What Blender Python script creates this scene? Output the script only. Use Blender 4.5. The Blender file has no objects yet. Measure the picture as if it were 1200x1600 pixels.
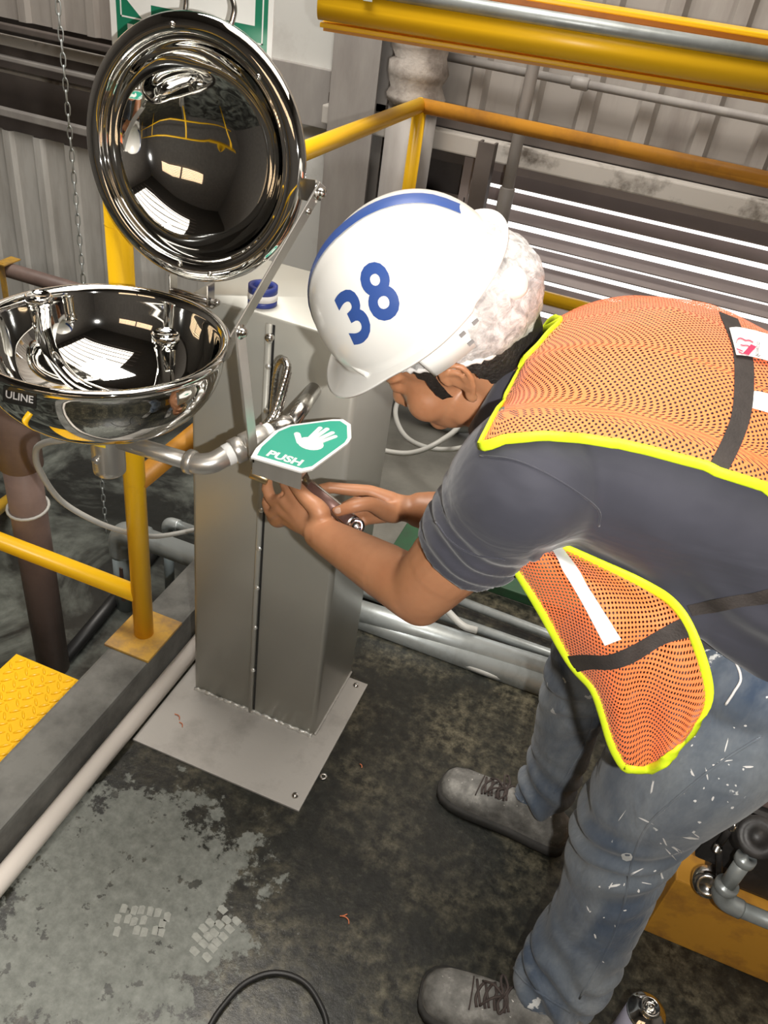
import bpy, bmesh, math, random
from mathutils import Vector as V, Matrix, noise
from mathutils.bvhtree import BVHTree
random.seed(7)
scene = bpy.context.scene
COL = scene.collection
R_ = math.radians

# ------------------------------------------------------------------ camera
F = 1270.0; PITCH = R_(36); ROLL = math.atan2(.159, .987); YAW = R_(15.6)
CAM = V((0, 0, 1.62))
_f = V((-math.sin(YAW)*math.cos(PITCH), math.cos(YAW)*math.cos(PITCH), -math.sin(PITCH)))
_r0 = V((math.cos(YAW), math.sin(YAW), 0)); _u0 = _r0.cross(_f)
_R = _r0*math.cos(ROLL)+_u0*math.sin(ROLL); _U = -_r0*math.sin(ROLL)+_u0*math.cos(ROLL)
cd = bpy.data.cameras.new('camera'); cam = bpy.data.objects.new('camera', cd); COL.objects.link(cam)
cd.sensor_fit = 'VERTICAL'; cd.sensor_height = 36; cd.lens = F/1600*36; cd.clip_start = .01
m = Matrix((_R, _U, -_f)).transposed().to_4x4(); m.translation = CAM; cam.matrix_world = m
scene.camera = cam

def ray(x, y): return (_f*F+_R*(x-600)-_U*(y-800)).normalized()
def at(x, y, Y): d = ray(x, y); return CAM+d*((Y-CAM.y)/d.y)
def atz(x, y, z=0.): d = ray(x, y); return CAM+d*((z-CAM.z)/d.z)
def proj(p):
    v = V(p)-CAM; z = v.dot(_f); return 600+F*v.dot(_R)/z, 800-F*v.dot(_U)/z

# ------------------------------------------------------------------ world, lights, exposure
w = bpy.data.worlds.new('sky'); scene.world = w; w.use_nodes = True
bg = w.node_tree.nodes['Background']; bg.inputs[0].default_value = (1, .97, .94, 1); bg.inputs[1].default_value = 2.2
def lamp(name, kind, loc, energy, color=(1, 1, 1), size=.1, target=None, size_y=None):
    l = bpy.data.lights.new(name, kind); l.energy = energy; l.color = color
    if kind == 'AREA':
        l.size = size
        if size_y: l.shape = 'RECTANGLE'; l.size_y = size_y
    else: l.shadow_soft_size = size
    o = bpy.data.objects.new(name, l); COL.objects.link(o); o.location = loc
    if target is not None: o.rotation_euler = (V(target)-V(loc)).to_track_quat('-Z', 'Y').to_euler()
    return o
lamp('phone_flash', 'POINT', CAM+_R*.11-_U*.05, 56, (1, .97, .92), .012)
lamp('roof_light', 'AREA', (.3, .8, 4.3), 95, (1, .90, .78), 3.6, (.3, .8, 0), 2.6)
lamp('bay_light', 'AREA', (-1.2, 1.6, 4.2), 150, (1, .95, .88), 1.8, (-.7, 2.9, 0), 1.2)
scene.view_settings.view_transform = 'Standard'; scene.view_settings.look = 'None'
scene.view_settings.gamma = 1; scene.view_settings.use_curve_mapping = False
scene.view_settings.exposure = 0.0

# ------------------------------------------------------------------ materials
def ramp(nt, src, stops):
    r = nt.nodes.new('ShaderNodeValToRGB'); e = r.color_ramp.elements
    while len(e) > 1: e.remove(e[-1])
    for i, (p, c) in enumerate(stops):
        k = e[0] if i == 0 else e.new(p)
        k.position = p; c = c if hasattr(c, '__len__') else (c, c, c); k.color = (*c[:3], 1)
    nt.links.new(src, r.inputs[0]); return r.outputs[0]
def tex(nt, kind='NOISE', scale=5, detail=4, rough=.55, coord='Object', scl=None, dist=0):
    tc = nt.nodes.new('ShaderNodeTexCoord'); out = tc.outputs[coord]
    if scl:
        mp = nt.nodes.new('ShaderNodeMapping'); mp.inputs['Scale'].default_value = scl; nt.links.new(out, mp.inputs[0]); out = mp.outputs[0]
    if kind == 'NOISE':
        n = nt.nodes.new('ShaderNodeTexNoise'); n.inputs['Scale'].default_value = scale; n.inputs['Detail'].default_value = detail; n.inputs['Roughness'].default_value = rough; n.inputs['Distortion'].default_value = dist
        nt.links.new(out, n.inputs['Vector']); return n.outputs[0]
    n = nt.nodes.new('ShaderNodeTexVoronoi'); n.inputs['Scale'].default_value = scale; nt.links.new(out, n.inputs['Vector']); return n.outputs[0]
def mixc(nt, fac, a, b):
    n = nt.nodes.new('ShaderNodeMix'); n.data_type = 'RGBA'
    for k, s in ((0, fac), (6, a), (7, b)):
        if hasattr(s, 'is_linked') or hasattr(s, 'node'): nt.links.new(s, n.inputs[k])
        elif k == 0: n.inputs[k].default_value = s
        else: n.inputs[k].default_value = (*s[:3], 1)
    return n.outputs[2]
def mth(nt, op, a, b=None, clamp=False):
    n = nt.nodes.new('ShaderNodeMath'); n.operation = op; n.use_clamp = clamp
    for i, s in enumerate((a, b)):
        if s is None: continue
        if hasattr(s, 'node'): nt.links.new(s, n.inputs[i])
        else: n.inputs[i].default_value = s
    return n.outputs[0]
def newmat(name):
    m = bpy.data.materials.new(name); m.use_nodes = True; nt = m.node_tree; return m, nt, nt.nodes['Principled BSDF']
def bump(nt, b, h, strength=.3, dist=.002):
    n = nt.nodes.new('ShaderNodeBump'); n.inputs['Strength'].default_value = strength; n.inputs['Distance'].default_value = dist
    nt.links.new(h, n.inputs['Height']); nt.links.new(n.outputs[0], b.inputs['Normal'])
def mat(name, c, rough=.5, metal=0., var=.12, scale=8, bmp=0, bscale=60, spec=None, coat=0, sss=0, scl=None):
    m, nt, b = newmat(name)
    b.inputs['Roughness'].default_value = rough; b.inputs['Metallic'].default_value = metal
    if spec is not None: b.inputs['Specular IOR Level'].default_value = spec
    if coat: b.inputs['Coat Weight'].default_value = coat; b.inputs['Coat Roughness'].default_value = .08
    if sss: b.inputs['Subsurface Weight'].default_value = sss; b.inputs['Subsurface Radius'].default_value = (.012, .005, .003); b.inputs['Subsurface Scale'].default_value = 1
    n = tex(nt, scale=scale, scl=scl)
    col = ramp(nt, n, [(.3, [x*(1-var) for x in c]), (.7, [min(1, x*(1+var)) for x in c])])
    nt.links.new(col, b.inputs['Base Color'])
    if bmp: bump(nt, b, tex(nt, scale=bscale), bmp)
    return m
def dirty(name, c, d, rough=.5, metal=0, scale=6, lo=.45, hi=.7, bmp=.15, scl=None, drough=None):
    """base colour c with irregular dirt patches d"""
    m, nt, b = newmat(name)
    n = tex(nt, scale=scale, detail=8, rough=.65, scl=scl)
    f = ramp(nt, n, [(lo, 0), (hi, 1)])
    nt.links.new(mixc(nt, f, c, d), b.inputs['Base Color'])
    b.inputs['Roughness'].default_value = rough; b.inputs['Metallic'].default_value = metal
    if bmp: bump(nt, b, tex(nt, scale=scale*8), bmp)
    return m
M = {}
M['chrome'] = mat('polished_steel', (.78, .78, .76), .035, 1, .02, 3)
M['steel'] = mat('satin_steel', (.62, .60, .57), .2, 1, .05, 20)
M['brushed'] = mat('brushed_steel', (.66, .64, .60), .32, .8, .08, 30, scl=(1, 1, .1))
M['pedestal'] = mat('grey_enamel', (.48, .475, .43), .38, .3, .04, 4)
M['plate'] = dirty('scuffed_steel_plate', (.50, .48, .45), (.30, .28, .26), .45, .25, 9, .5, .8)
M['weld'] = mat('weld_bead', (.8, .8, .77), .35, .7, .1, 40, .6, 120)
M['yellow'] = dirty('yellow_paint', (.95, .55, .012), (.55, .25, .03), .32, 0, 5, .62, .85, .05)
M['yellowdk'] = dirty('worn_yellow_paint', (.62, .36, .06), (.30, .19, .09), .55, 0, 14, .42, .65, .3)
M['yellowshade'] = dirty('shaded_yellow_paint', (.60, .27, .03), (.25, .11, .03), .45, 0, 5, .5, .8, .1)  # yellow paint with its shaded orange put into the colour, plus dirt patches
M['galv'] = dirty('galvanised_pipe', (.50, .54, .54), (.30, .32, .31), .38, .55, 10, .45, .75, .1)
M['bluepipe'] = dirty('blue_grey_pipe', (.30, .36, .38), (.22, .24, .24), .45, 0, 6, .5, .8, .1)
M['brown'] = dirty('brown_pipe_paint', (.22, .155, .135), (.13, .09, .08), .5, 0, 5, .45, .75, .1)
M['pvc'] = dirty('white_pvc', (.78, .72, .66), (.42, .34, .28), .4, 0, 6, .6, .85, .05, scl=(1, .4, 1))
M['kerb'] = dirty('kerb_concrete', (.20, .20, .185), (.085, .085, .078), .6, 0, 7, .38, .66, .5)
M['corr'] = dirty('white_sheet', (.60, .59, .56), (.34, .32, .29), .5, .0, 3, .45, .75, .05, scl=(2, 2, .35))
M['corrdk'] = dirty('grey_sheet', (.40, .37, .34), (.24, .21, .19), .55, 0, 3, .45, .75, .05, scl=(2, 2, .35))
M['whitepanel'] = dirty('white_panel_paint', (.66, .66, .63), (.5, .48, .45), .5, 0, 4, .55, .8, .05)
M['dirtywhite'] = dirty('stained_white_beam', (.52, .49, .45), (.14, .12, .10), .55, 0, 7, .52, .68, .2)
M['darksteel'] = mat('dark_purlin', (.13, .11, .10), .6, .2, .2, 6)
M['column'] = dirty('grey_column', (.36, .34, .32), (.22, .20, .19), .5, 0, 3, .4, .8, .1, scl=(2, 2, .5))
M['louvre'] = mat('louvre_paint', (.34, .29, .28), .5, 0, .12, 4)
M['lagging'] = dirty('pipe_lagging', (.50, .46, .42), (.20, .17, .15), .8, 0, 9, .4, .65, .8)
M['hose'] = mat('grey_hose', (.50, .50, .47), .45, 0, .06, 10)
M['rubber'] = mat('black_rubber', (.015, .015, .015), .45, 0, .2, 10)
M['black'] = dirty('black_machine', (.03, .028, .027), (.10, .09, .085), .45, .2, 10, .5, .8, .3)
M['green'] = mat('green_sign', (.015, .20, .11), .35, 0, .03)
M['pushgreen'] = mat('push_green', (.03, .36, .25), .35, 0, .03)
M['greenmat'] = dirty('dark_green_paint', (.03, .10, .045), (.04, .06, .04), .5, 0, 5)
M['white'] = mat('white_plastic', (.86, .86, .83), .35, 0, .015)
M['helmet'] = mat('helmet_shell', (.84, .83, .79), .28, 0, .015, 3, coat=.3)
M['blue'] = mat('blue_tape', (.035, .085, .30), .4, 0, .06, 12)
M['skin'] = None
M['hair'] = mat('dark_hair', (.018, .014, .012), .55, 0, .3, 90, .9, 220, scl=(1, 1, .2))
M['shirt'] = None
M['lime'] = mat('lime_binding', (.72, .90, .02), .6, 0, .06, 60, .2, 300)
M['strap'] = mat('black_webbing', (.035, .028, .025), .8, 0, .2, 60, .5, 400)
M['tape'] = mat('reflective_tape', (.95, .95, .92), .35, 0, .01, 50)
M['cloth'] = mat('white_cloth_tag', (.80, .78, .76), .8, 0, .04, 30)
M['red'] = mat('red_print', (.55, .03, .09), .7)
M['grey'] = mat('grey_print', (.25, .25, .25), .7)
M['lace'] = mat('dark_lace', (.06, .045, .04), .8, 0, .2, 60)
M['copper'] = mat('copper_shaving', (.75, .25, .12), .4, .4, .1)
M['brass'] = mat('brass_fitting', (.65, .50, .28), .3, .9, .1, 30)
M['goldplastic'] = mat('amber_tube', (.70, .42, .10), .4)
M['ptfe'] = mat('thread_tape', (.85, .86, .85), .6, 0, .05)
M['handle'] = mat('worn_brown_handle', (.16, .085, .07), .38, .25, .25, 40)
M['stickery'] = mat('yellow_sticker', (.85, .60, .03), .45)
M['stickerk'] = mat('dark_sticker', (.02, .02, .02), .4)
M['lilac'] = mat('lilac_can_paper', (.62, .60, .74), .4, 0, .05)
M['navy'] = mat('navy_mark', (.03, .05, .25), .4)
M['dust'] = mat('pale_dust', (.34, .35, .32), .9, 0, .15, 80)
M['concrete2'] = dirty('rear_concrete', (.20, .195, .17), (.10, .098, .085), .62, 0, 3, .4, .7, .3)
M['pit'] = None
M['ceil'] = mat('dark_roof', (.06, .055, .05), .8)
M['roomwall'] = mat('dim_wall', (.16, .15, .14), .8)

def floor_mat():
    m, nt, b = newmat('wet_concrete')
    geo = nt.nodes.new('ShaderNodeTexCoord'); P = geo.outputs['Object']
    sep = nt.nodes.new('ShaderNodeSeparateXYZ'); nt.links.new(P, sep.inputs[0])
    # dry apron: falls off with distance from the dry middle at (-.62,.62)
    vd = nt.nodes.new('ShaderNodeVectorMath'); vd.operation = 'DISTANCE'; nt.links.new(P, vd.inputs[0]); vd.inputs[1].default_value = (-.60, .66, 0)
    edge = tex(nt, scale=11, detail=9, rough=.68)
    d = mth(nt, 'ADD', vd.outputs['Value'], mth(nt, 'MULTIPLY', mth(nt, 'SUBTRACT', edge, .5), .55))
    d = mth(nt, 'ADD', d, mth(nt, 'MULTIPLY', mth(nt, 'SUBTRACT', tex(nt, scale=38, detail=6, rough=.7), .5), .30))
    wet = ramp(nt, d, [(.24, 0), (.27, 1)])
    fine = tex(nt, scale=42, detail=8, rough=.7)
    spots = ramp(nt, tex(nt, scale=26, detail=6, rough=.62), [(.60, 0), (.63, 1)])
    wet2 = mth(nt, 'MAXIMUM', wet, mth(nt, 'MULTIPLY', spots, .8))
    dry = ramp(nt, fine, [(.3, (.125, .135, .12)), (.7, (.26, .275, .25))])
    wetc = ramp(nt, fine, [(.35, (.006, .007, .006)), (.58, (.018, .019, .015)), (.8, (.085, .085, .065))])
    moss = ramp(nt, tex(nt, scale=5, detail=9, rough=.7), [(.44, 0), (.62, 1)])
    wetc = mixc(nt, mth(nt, 'MULTIPLY', moss, .85), wetc, mixc(nt, ramp(nt, fine, [(.4, 0), (.65, 1)]), (.012, .012, .008), (.15, .135, .09)))
    nt.links.new(mixc(nt, wet2, dry, wetc), b.inputs['Base Color'])
    r = nt.nodes.new('ShaderNodeMapRange'); nt.links.new(wet2, r.inputs[0]); r.inputs[3].default_value = .65; r.inputs[4].default_value = .32
    nt.links.new(r.outputs[0], b.inputs['Roughness'])
    bump(nt, b, fine, .35, .003)
    return m
M['floor'] = floor_mat()
def pit_mat():
    m, nt, b = newmat('wet_pit_floor')
    f = ramp(nt, tex(nt, scale=2.2, detail=9, rough=.62, dist=1.2), [(.44, 0), (.66, 1)])
    fine = tex(nt, scale=40, detail=6)
    nt.links.new(mixc(nt, f, mixc(nt, fine, (.008, .009, .008), (.03, .032, .03)), mixc(nt, fine, (.10, .115, .10), (.24, .26, .235))), b.inputs['Base Color'])
    b.inputs['Roughness'].default_value = .3; bump(nt, b, fine, .3)
    return m
M['pit'] = pit_mat()
def skin_mat():
    m, nt, b = newmat('skin')
    n = tex(nt, scale=14, detail=5); n2 = tex(nt, scale=160, detail=3)
    c = ramp(nt, n, [(.3, (.40, .175, .085)), (.7, (.52, .25, .13))])
    b.inputs['Roughness'].default_value = .45; b.inputs['Subsurface Weight'].default_value = .12
    b.inputs['Subsurface Radius'].default_value = (.012, .005, .003); b.inputs['Subsurface Scale'].default_value = 1
    # dusty hands: grey grime on the fingers (world x < -.38)
    nt.links.new(c, b.inputs['Base Color']); bump(nt, b, n2, .12, .001)
    return m
M['skin'] = skin_mat()
def shirt_mat():
    m, nt, b = newmat('navy_jersey')
    n = tex(nt, scale=9, detail=6); c = ramp(nt, n, [(.3, (.024, .025, .036)), (.75, (.042, .042, .058))])
    nt.links.new(c, b.inputs['Base Color']); b.inputs['Roughness'].default_value = .8
    b.inputs['Sheen Weight'].default_value = .25; b.inputs['Sheen Roughness'].default_value = .5
    h = tex(nt, scale=7, detail=3, scl=(.6, 2.2, 2.2), dist=.6)
    bump(nt, b, h, .35, .012)
    return m
M['shirt'] = shirt_mat()
def denim_mat():
    m, nt, b = newmat('faded_denim')
    big = tex(nt, scale=5, detail=4); weave = tex(nt, scale=260, detail=2, scl=(1, 1, .35)); streak = tex(nt, scale=14, detail=6, scl=(1, 1, .25))
    c = mixc(nt, ramp(nt, big, [(.38, 0), (.62, 1)]), (.045, .070, .115), (.17, .195, .22))
    c = mixc(nt, ramp(nt, streak, [(.42, 0), (.72, .85)]), c, (.31, .33, .34))
    c = mixc(nt, mth(nt, 'MULTIPLY', weave, .35), c, (.03, .045, .08))
    splat = ramp(nt, tex(nt, scale=19, detail=5, rough=.6, scl=(1, 1.2, .7)), [(.675, 0), (.69, 1)])
    c = mixc(nt, splat, c, (.66, .67, .66))
    nt.links.new(c, b.inputs['Base Color']); b.inputs['Roughness'].default_value = .85
    b.inputs['Sheen Weight'].default_value = .15
    bump(nt, b, tex(nt, scale=9, detail=4, scl=(1, 1, .6), dist=1.0), .8, .014)
    return m
M['denim'] = denim_mat()
def shoe_mat():
    m, nt, b = newmat('dusty_leather')
    n = tex(nt, scale=24, detail=8, rough=.65)
    c = ramp(nt, n, [(.3, (.075, .072, .066)), (.55, (.20, .195, .18)), (.74, (.40, .39, .36))])
    sp = ramp(nt, tex(nt, scale=120, detail=3), [(.70, 0), (.73, 1)])
    nt.links.new(mixc(nt, sp, c, (.62, .60, .56)), b.inputs['Base Color']); b.inputs['Roughness'].default_value = .75
    bump(nt, b, n, .3, .003); return m
M['shoe'] = shoe_mat()
M['orangebase'] = dirty('machine_base_paint', (.60, .29, .035), (.30, .13, .03), .5, 0, 12, .5, .75, .2)
M['sole'] = dirty('dusty_sole', (.045, .043, .04), (.02, .02, .018), .8, 0, 20)
def vest_mat(name, c, k=260.):
    m, nt, b = newmat(name)
    tc = nt.nodes.new('ShaderNodeTexCoord'); mp = nt.nodes.new('ShaderNodeMapping')
    mp.inputs['Rotation'].default_value = (0, 0, R_(45)); mp.inputs['Scale'].default_value = (k, k, k)
    nt.links.new(tc.outputs['UV'], mp.inputs[0])
    vo = nt.nodes.new('ShaderNodeTexVoronoi'); vo.voronoi_dimensions = '2D'; vo.inputs['Randomness'].default_value = 0; vo.inputs['Scale'].default_value = 1
    nt.links.new(mp.outputs[0], vo.inputs['Vector'])
    hole = ramp(nt, vo.outputs[0], [(.24, 0), (.33, 1)])
    nt.links.new(hole, b.inputs['Alpha'])
    n = tex(nt, scale=12, detail=3)
    nt.links.new(ramp(nt, n, [(.3, [x*.9 for x in c]), (.7, c)]), b.inputs['Base Color'])
    b.inputs['Roughness'].default_value = .7; b.inputs['Sheen Weight'].default_value = .2
    return m
M['vest'] = vest_mat('orange_mesh_fabric', (1.0, .22, .06), 205.)
def net_mat():
    m, nt, b = newmat('white_nonwoven')
    n = tex(nt, scale=55, detail=8, rough=.7, dist=.8)
    nt.links.new(ramp(nt, n, [(.35, (.55, .53, .52)), (.62, (.82, .80, .79))]), b.inputs['Base Color'])
    nt.links.new(ramp(nt, n, [(.36, .52), (.60, .90)]), b.inputs['Alpha'])
    b.inputs['Roughness'].default_value = .8; bump(nt, b, tex(nt, scale=30, detail=6, dist=1.5), .8, .006)
    return m
M['net'] = net_mat()
def emis(name, c, s):
    m, nt, b = newmat(name); b.inputs['Base Color'].default_value = (*c, 1); b.inputs['Emission Color'].default_value = (*c, 1); b.inputs['Emission Strength'].default_value = s; return m
M['skylight'] = emis('lit_skylight', (1, .72, .45), 2.2)
M['luminaire'] = emis('lit_tube', (1, .96, .9), 6)

# ------------------------------------------------------------------ mesh tools
def frame_of(t, ref):
    t = t.normalized(); a = ref-t*ref.dot(t)
    if a.length < 1e-5: a = t.orthogonal()
    a.normalize(); return a, t.cross(a)
def spline(pts, n=8):
    pts = [V(p) for p in pts]; out = []
    for i in range(len(pts)-1):
        p0 = pts[i-1] if i else pts[0]*2-pts[1]; p1, p2 = pts[i], pts[i+1]
        p3 = pts[i+2] if i+2 < len(pts) else pts[-1]*2-pts[-2]
        for k in range(n):
            t = k/n
            out.append(.5*((2*p1)+(p2-p0)*t+(2*p0-5*p1+4*p2-p3)*t*t+(3*p1-p0-3*p2+p3)*t**3))
    out.append(pts[-1]); return out
def splinef(vals, n=8):
    return [v.x for v in spline([(a, 0, 0) for a in vals], n)]
BASE = {}
class MB:
    def __init__(s): s.v = []; s.f = []; s.sm = []
    def add(s, vs, fs, smooth=True):
        o = len(s.v); s.v += [tuple(v) for v in vs]; s.f += [[i+o for i in f] for f in fs]; s.sm += [smooth]*len(fs); return s
    def rings(s, rings, cap=True, closed=False, smooth=True):
        n = len(rings[0]); vs = [p for r in rings for p in r]; fs = []
        m = len(rings)
        for i in range(m if closed else m-1):
            j = (i+1) % m
            for k in range(n): fs.append([i*n+k, i*n+(k+1) % n, j*n+(k+1) % n, j*n+k])
        if cap and not closed: fs += [list(range(n))[::-1], [(m-1)*n+k for k in range(n)]]
        return s.add(vs, fs, smooth)
    def tube(s, pts, r, seg=12, cap=True, ref=None, closed=False, flat=1.):
        pts = [V(p) for p in pts]; n = len(pts); rr = r if hasattr(r, '__len__') else [r]*n
        rg = []; a = None
        for i, p in enumerate(pts):
            t = (pts[(i+1) % n]-pts[i-1]) if closed else pts[min(i+1, n-1)]-pts[max(i-1, 0)]
            if a is None: a, b = frame_of(t, V(ref) if ref else (V((0, 0, 1)) if abs(t.normalized().z) < .9 else V((0, 1, 0))))
            else: a, b = frame_of(t, V(ref) if ref else a)
            rg.append([p+(a*math.cos(2*math.pi*k/seg)+b*(flat*math.sin(2*math.pi*k/seg)))*rr[i] for k in range(seg)])
        return s.rings(rg, cap, closed)
    def cyl(s, a, b, r, seg=20, r2=None, bev=0):
        a, b = V(a), V(b); r2 = r if r2 is None else r2; d = (b-a).normalized()
        if bev: s.tube([a, a, a+d*bev, b-d*bev, b, b], [r-bev, r-bev, r, r2, r2-bev, r2-bev], seg)
        else: s.tube([a, b], [r, r2], seg)
        return s
    def lathe(s, prof, o, axis=(0, 0, 1), seg=48, cap=False, ref=None, closed=False):
        ax = V(axis).normalized(); a, b = frame_of(ax, V(ref) if ref else V((1, 0, 0)) if abs(ax.x) < .9 else V((0, 1, 0))); o = V(o)
        return s.rings([[o+ax*h+(a*math.cos(2*math.pi*k/seg)+b*math.sin(2*math.pi*k/seg))*max(r, 1e-4) for k in range(seg)] for r, h in prof], cap, closed)
    def box(s, lo, hi, bev=0., mtx=None):
        bm = bmesh.new(); bmesh.ops.create_cube(bm, size=1)
        lo, hi = V(lo), V(hi); c = (lo+hi)/2; d = hi-lo
        for v in bm.verts: v.co = V((v.co.x*d.x, v.co.y*d.y, v.co.z*d.z))
        if bev: bmesh.ops.bevel(bm, geom=list(bm.edges), offset=bev, segments=2, profile=.6, affect='EDGES')
        bm.verts.index_update()
        vs = [(mtx@(v.co+c)) if mtx else v.co+c for v in bm.verts]; fs = [[v.index for v in f.verts] for f in bm.faces]
        bm.free(); return s.add(vs, fs, False)
    def beam(s, a, b, wd, th, side, bev=0.):
        """bar from a to b, wd along side, th across"""
        a, b = V(a), V(b); t = b-a; x, y = frame_of(t, V(side)); L = t.length
        mt = Matrix((x, y, t.normalized())).transposed().to_4x4(); mt.translation = a
        return s.box((-wd/2, -th/2, 0), (wd/2, th/2, L), bev, mt)
    def ell(s, c, ax, seg=20, rings=14):
        c = V(c); ax = [V(a) for a in ax]
        rg = [[c+ax[2]*(-math.cos(math.pi*i/rings))+(ax[0]*math.cos(2*math.pi*k/seg)+ax[1]*math.sin(2*math.pi*k/seg))*max(math.sin(math.pi*i/rings), 1e-3) for k in range(seg)] for i in range(rings+1)]
        return s.rings(rg)
    def prism(s, poly, d, smooth=False):
        poly = [V(p) for p in poly]; d = V(d); n = len(poly)
        return s.add(poly+[p+d for p in poly], [list(range(n))[::-1], list(range(n, 2*n))]+[[i, (i+1) % n, n+(i+1) % n, n+i] for i in range(n)], smooth)
    def mesh(s, name):
        me = bpy.data.meshes.new(name); me.from_pydata(s.v, [], s.f); me.polygons.foreach_set('use_smooth', s.sm); me.update()
        bm = bmesh.new(); bm.from_mesh(me); bmesh.ops.recalc_face_normals(bm, faces=bm.faces); bm.to_mesh(me); bm.free(); return me
    def build(s, name, mt, parent=None, **k): return link(name, s.mesh(name), mt, parent, **k)
def link(name, me, mt, parent=None, label=None, cat=None, group=None, kind=None, loc=None):
    o = bpy.data.objects.new(name, me); COL.objects.link(o)
    if mt is not None: me.materials.clear(); me.materials.append(M[mt] if isinstance(mt, str) else mt)
    if loc is not None: o.location = loc
    if parent is not None:
        o.parent = parent; o.matrix_parent_inverse = Matrix.Translation(-BASE.get(parent.name, V((0, 0, 0))))
    return tag(o, label, cat, group, kind)
def tag(o, label=None, cat=None, group=None, kind=None):
    if label: o['label'] = label
    if cat: o['category'] = cat
    if group: o['group'] = group
    if kind: o['kind'] = kind
    return o
def thing(name, label, cat, loc=(0, 0, 0), group=None):
    o = bpy.data.objects.new(name, None); COL.objects.link(o); o.location = loc; BASE[o.name] = V(loc); o.empty_display_size = .05
    return tag(o, label, cat, group)
def voxel(mb, size, smooth=3, factor=.5):
    me = mb.mesh('tmp') if isinstance(mb, MB) else mb
    o = bpy.data.objects.new('tmp', me); COL.objects.link(o)
    r = o.modifiers.new('r', 'REMESH'); r.mode = 'VOXEL'; r.voxel_size = size
    if smooth: sm = o.modifiers.new('s', 'SMOOTH'); sm.iterations = smooth; sm.factor = factor
    dg = bpy.context.evaluated_depsgraph_get(); ev = o.evaluated_get(dg); out = bpy.data.meshes.new_from_object(ev)
    bpy.data.objects.remove(o); out.polygons.foreach_set('use_smooth', [True]*len(out.polygons)); return out
def displace(me, fn):
    nn = [v.normal.copy() for v in me.vertices]
    for v, n in zip(me.vertices, nn): v.co = v.co+n*fn(v.co)
    me.update()
def bvh(me): return BVHTree.FromPolygons([v.co.copy() for v in me.vertices], [list(p.vertices) for p in me.polygons])
def text_mesh(body, size, offset=0., cell=None, extrude=0, align='CENTER'):
    c = bpy.data.curves.new('txt', 'FONT'); c.body = body; c.size = size; c.offset = offset; c.align_x = align; c.align_y = 'CENTER'; c.resolution_u = 4; c.extrude = extrude
    o = bpy.data.objects.new('txt', c); COL.objects.link(o)
    me = bpy.data.meshes.new_from_object(o.evaluated_get(bpy.context.evaluated_depsgraph_get())); bpy.data.objects.remove(o)
    if cell:
        bm = bmesh.new(); bm.from_mesh(me)
        for ax in (0, 1):
            lo = min(v.co[ax] for v in bm.verts); hi = max(v.co[ax] for v in bm.verts); k = lo+cell
            while k < hi:
                no = V((0, 0, 0)); no[ax] = 1; co = V((0, 0, 0)); co[ax] = k
                bmesh.ops.bisect_plane(bm, geom=bm.verts[:]+bm.edges[:]+bm.faces[:], plane_co=co, plane_no=no); k += cell
        bm.to_mesh(me); bm.free()
    return me
def place_flat(me, o, ux, uy, un=None):
    ux, uy, o = V(ux), V(uy), V(o)
    for v in me.vertices: v.co = o+ux*v.co.x+uy*v.co.y+(V(un)*v.co.z if un else V((0, 0, 0)))
    me.update(); return me
def poly_mesh(polys):
    mb = MB()
    for p, d in polys: mb.prism(p, d)
    return mb
def smoothstep(a, b, x): t = max(0, min(1, (x-a)/(b-a))); return t*t*(3-2*t)
def interp(xs, ys, x):
    if x <= xs[0]: return ys[0]
    for i in range(len(xs)-1):
        if x <= xs[i+1]: return ys[i]+(ys[i+1]-ys[i])*(x-xs[i])/(xs[i+1]-xs[i])
    return ys[-1]
# ------------------------------------------------------------------ the setting
WB = 3.2
def W(x, y, Y=WB): return at(x, y, Y)
def struct(name, mb, mt, parent=None, label=None): return mb.build(name, mt, parent, label=label, kind='structure' if parent is None else None)
KX0, KX1, KZ = -.948, -.838, .11
struct('floor', MB().box((KX0, -3.2, -.45), (3.2, 1.93, 0)), 'floor', label='wet dark concrete floor with a paler dry patch')
struct('floor_rear', MB().box((KX0, 1.93, -.45), (3.2, 3.03, .0)), 'concrete2', label='dusty grey concrete floor behind the pipes')
struct('floor_pit', MB().box((-4.5, -3.2, -.45), (KX0, WB+.10, -.3)).box((KX0, 3.03, -.45), (3.2, WB+.10, -.3)), 'pit', label='lower wet floor beyond the kerb')
kb = MB().box((KX0, -3.2, -.3), (KX1, 3.03, KZ), .008)
struct('trim_1', kb, 'kerb', label='worn grey concrete kerb along the floor edge')
struct('ceiling', MB().box((-4.5, -3.2, 4.6), (3.2, WB+.16, 4.7)), 'ceil')
struct('wall_left', MB().box((-4.6, -3.2, -.45), (-4.5, WB+.16, 4.6)), 'roomwall')
struct('wall_right', MB().box((3.2, -3.2, -.45), (3.3, WB+.16, 4.6)), 'roomwall')
struct('wall_front', MB().box((-4.5, -3.3, -.45), (3.2, -3.2, 4.6)), 'roomwall')
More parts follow.
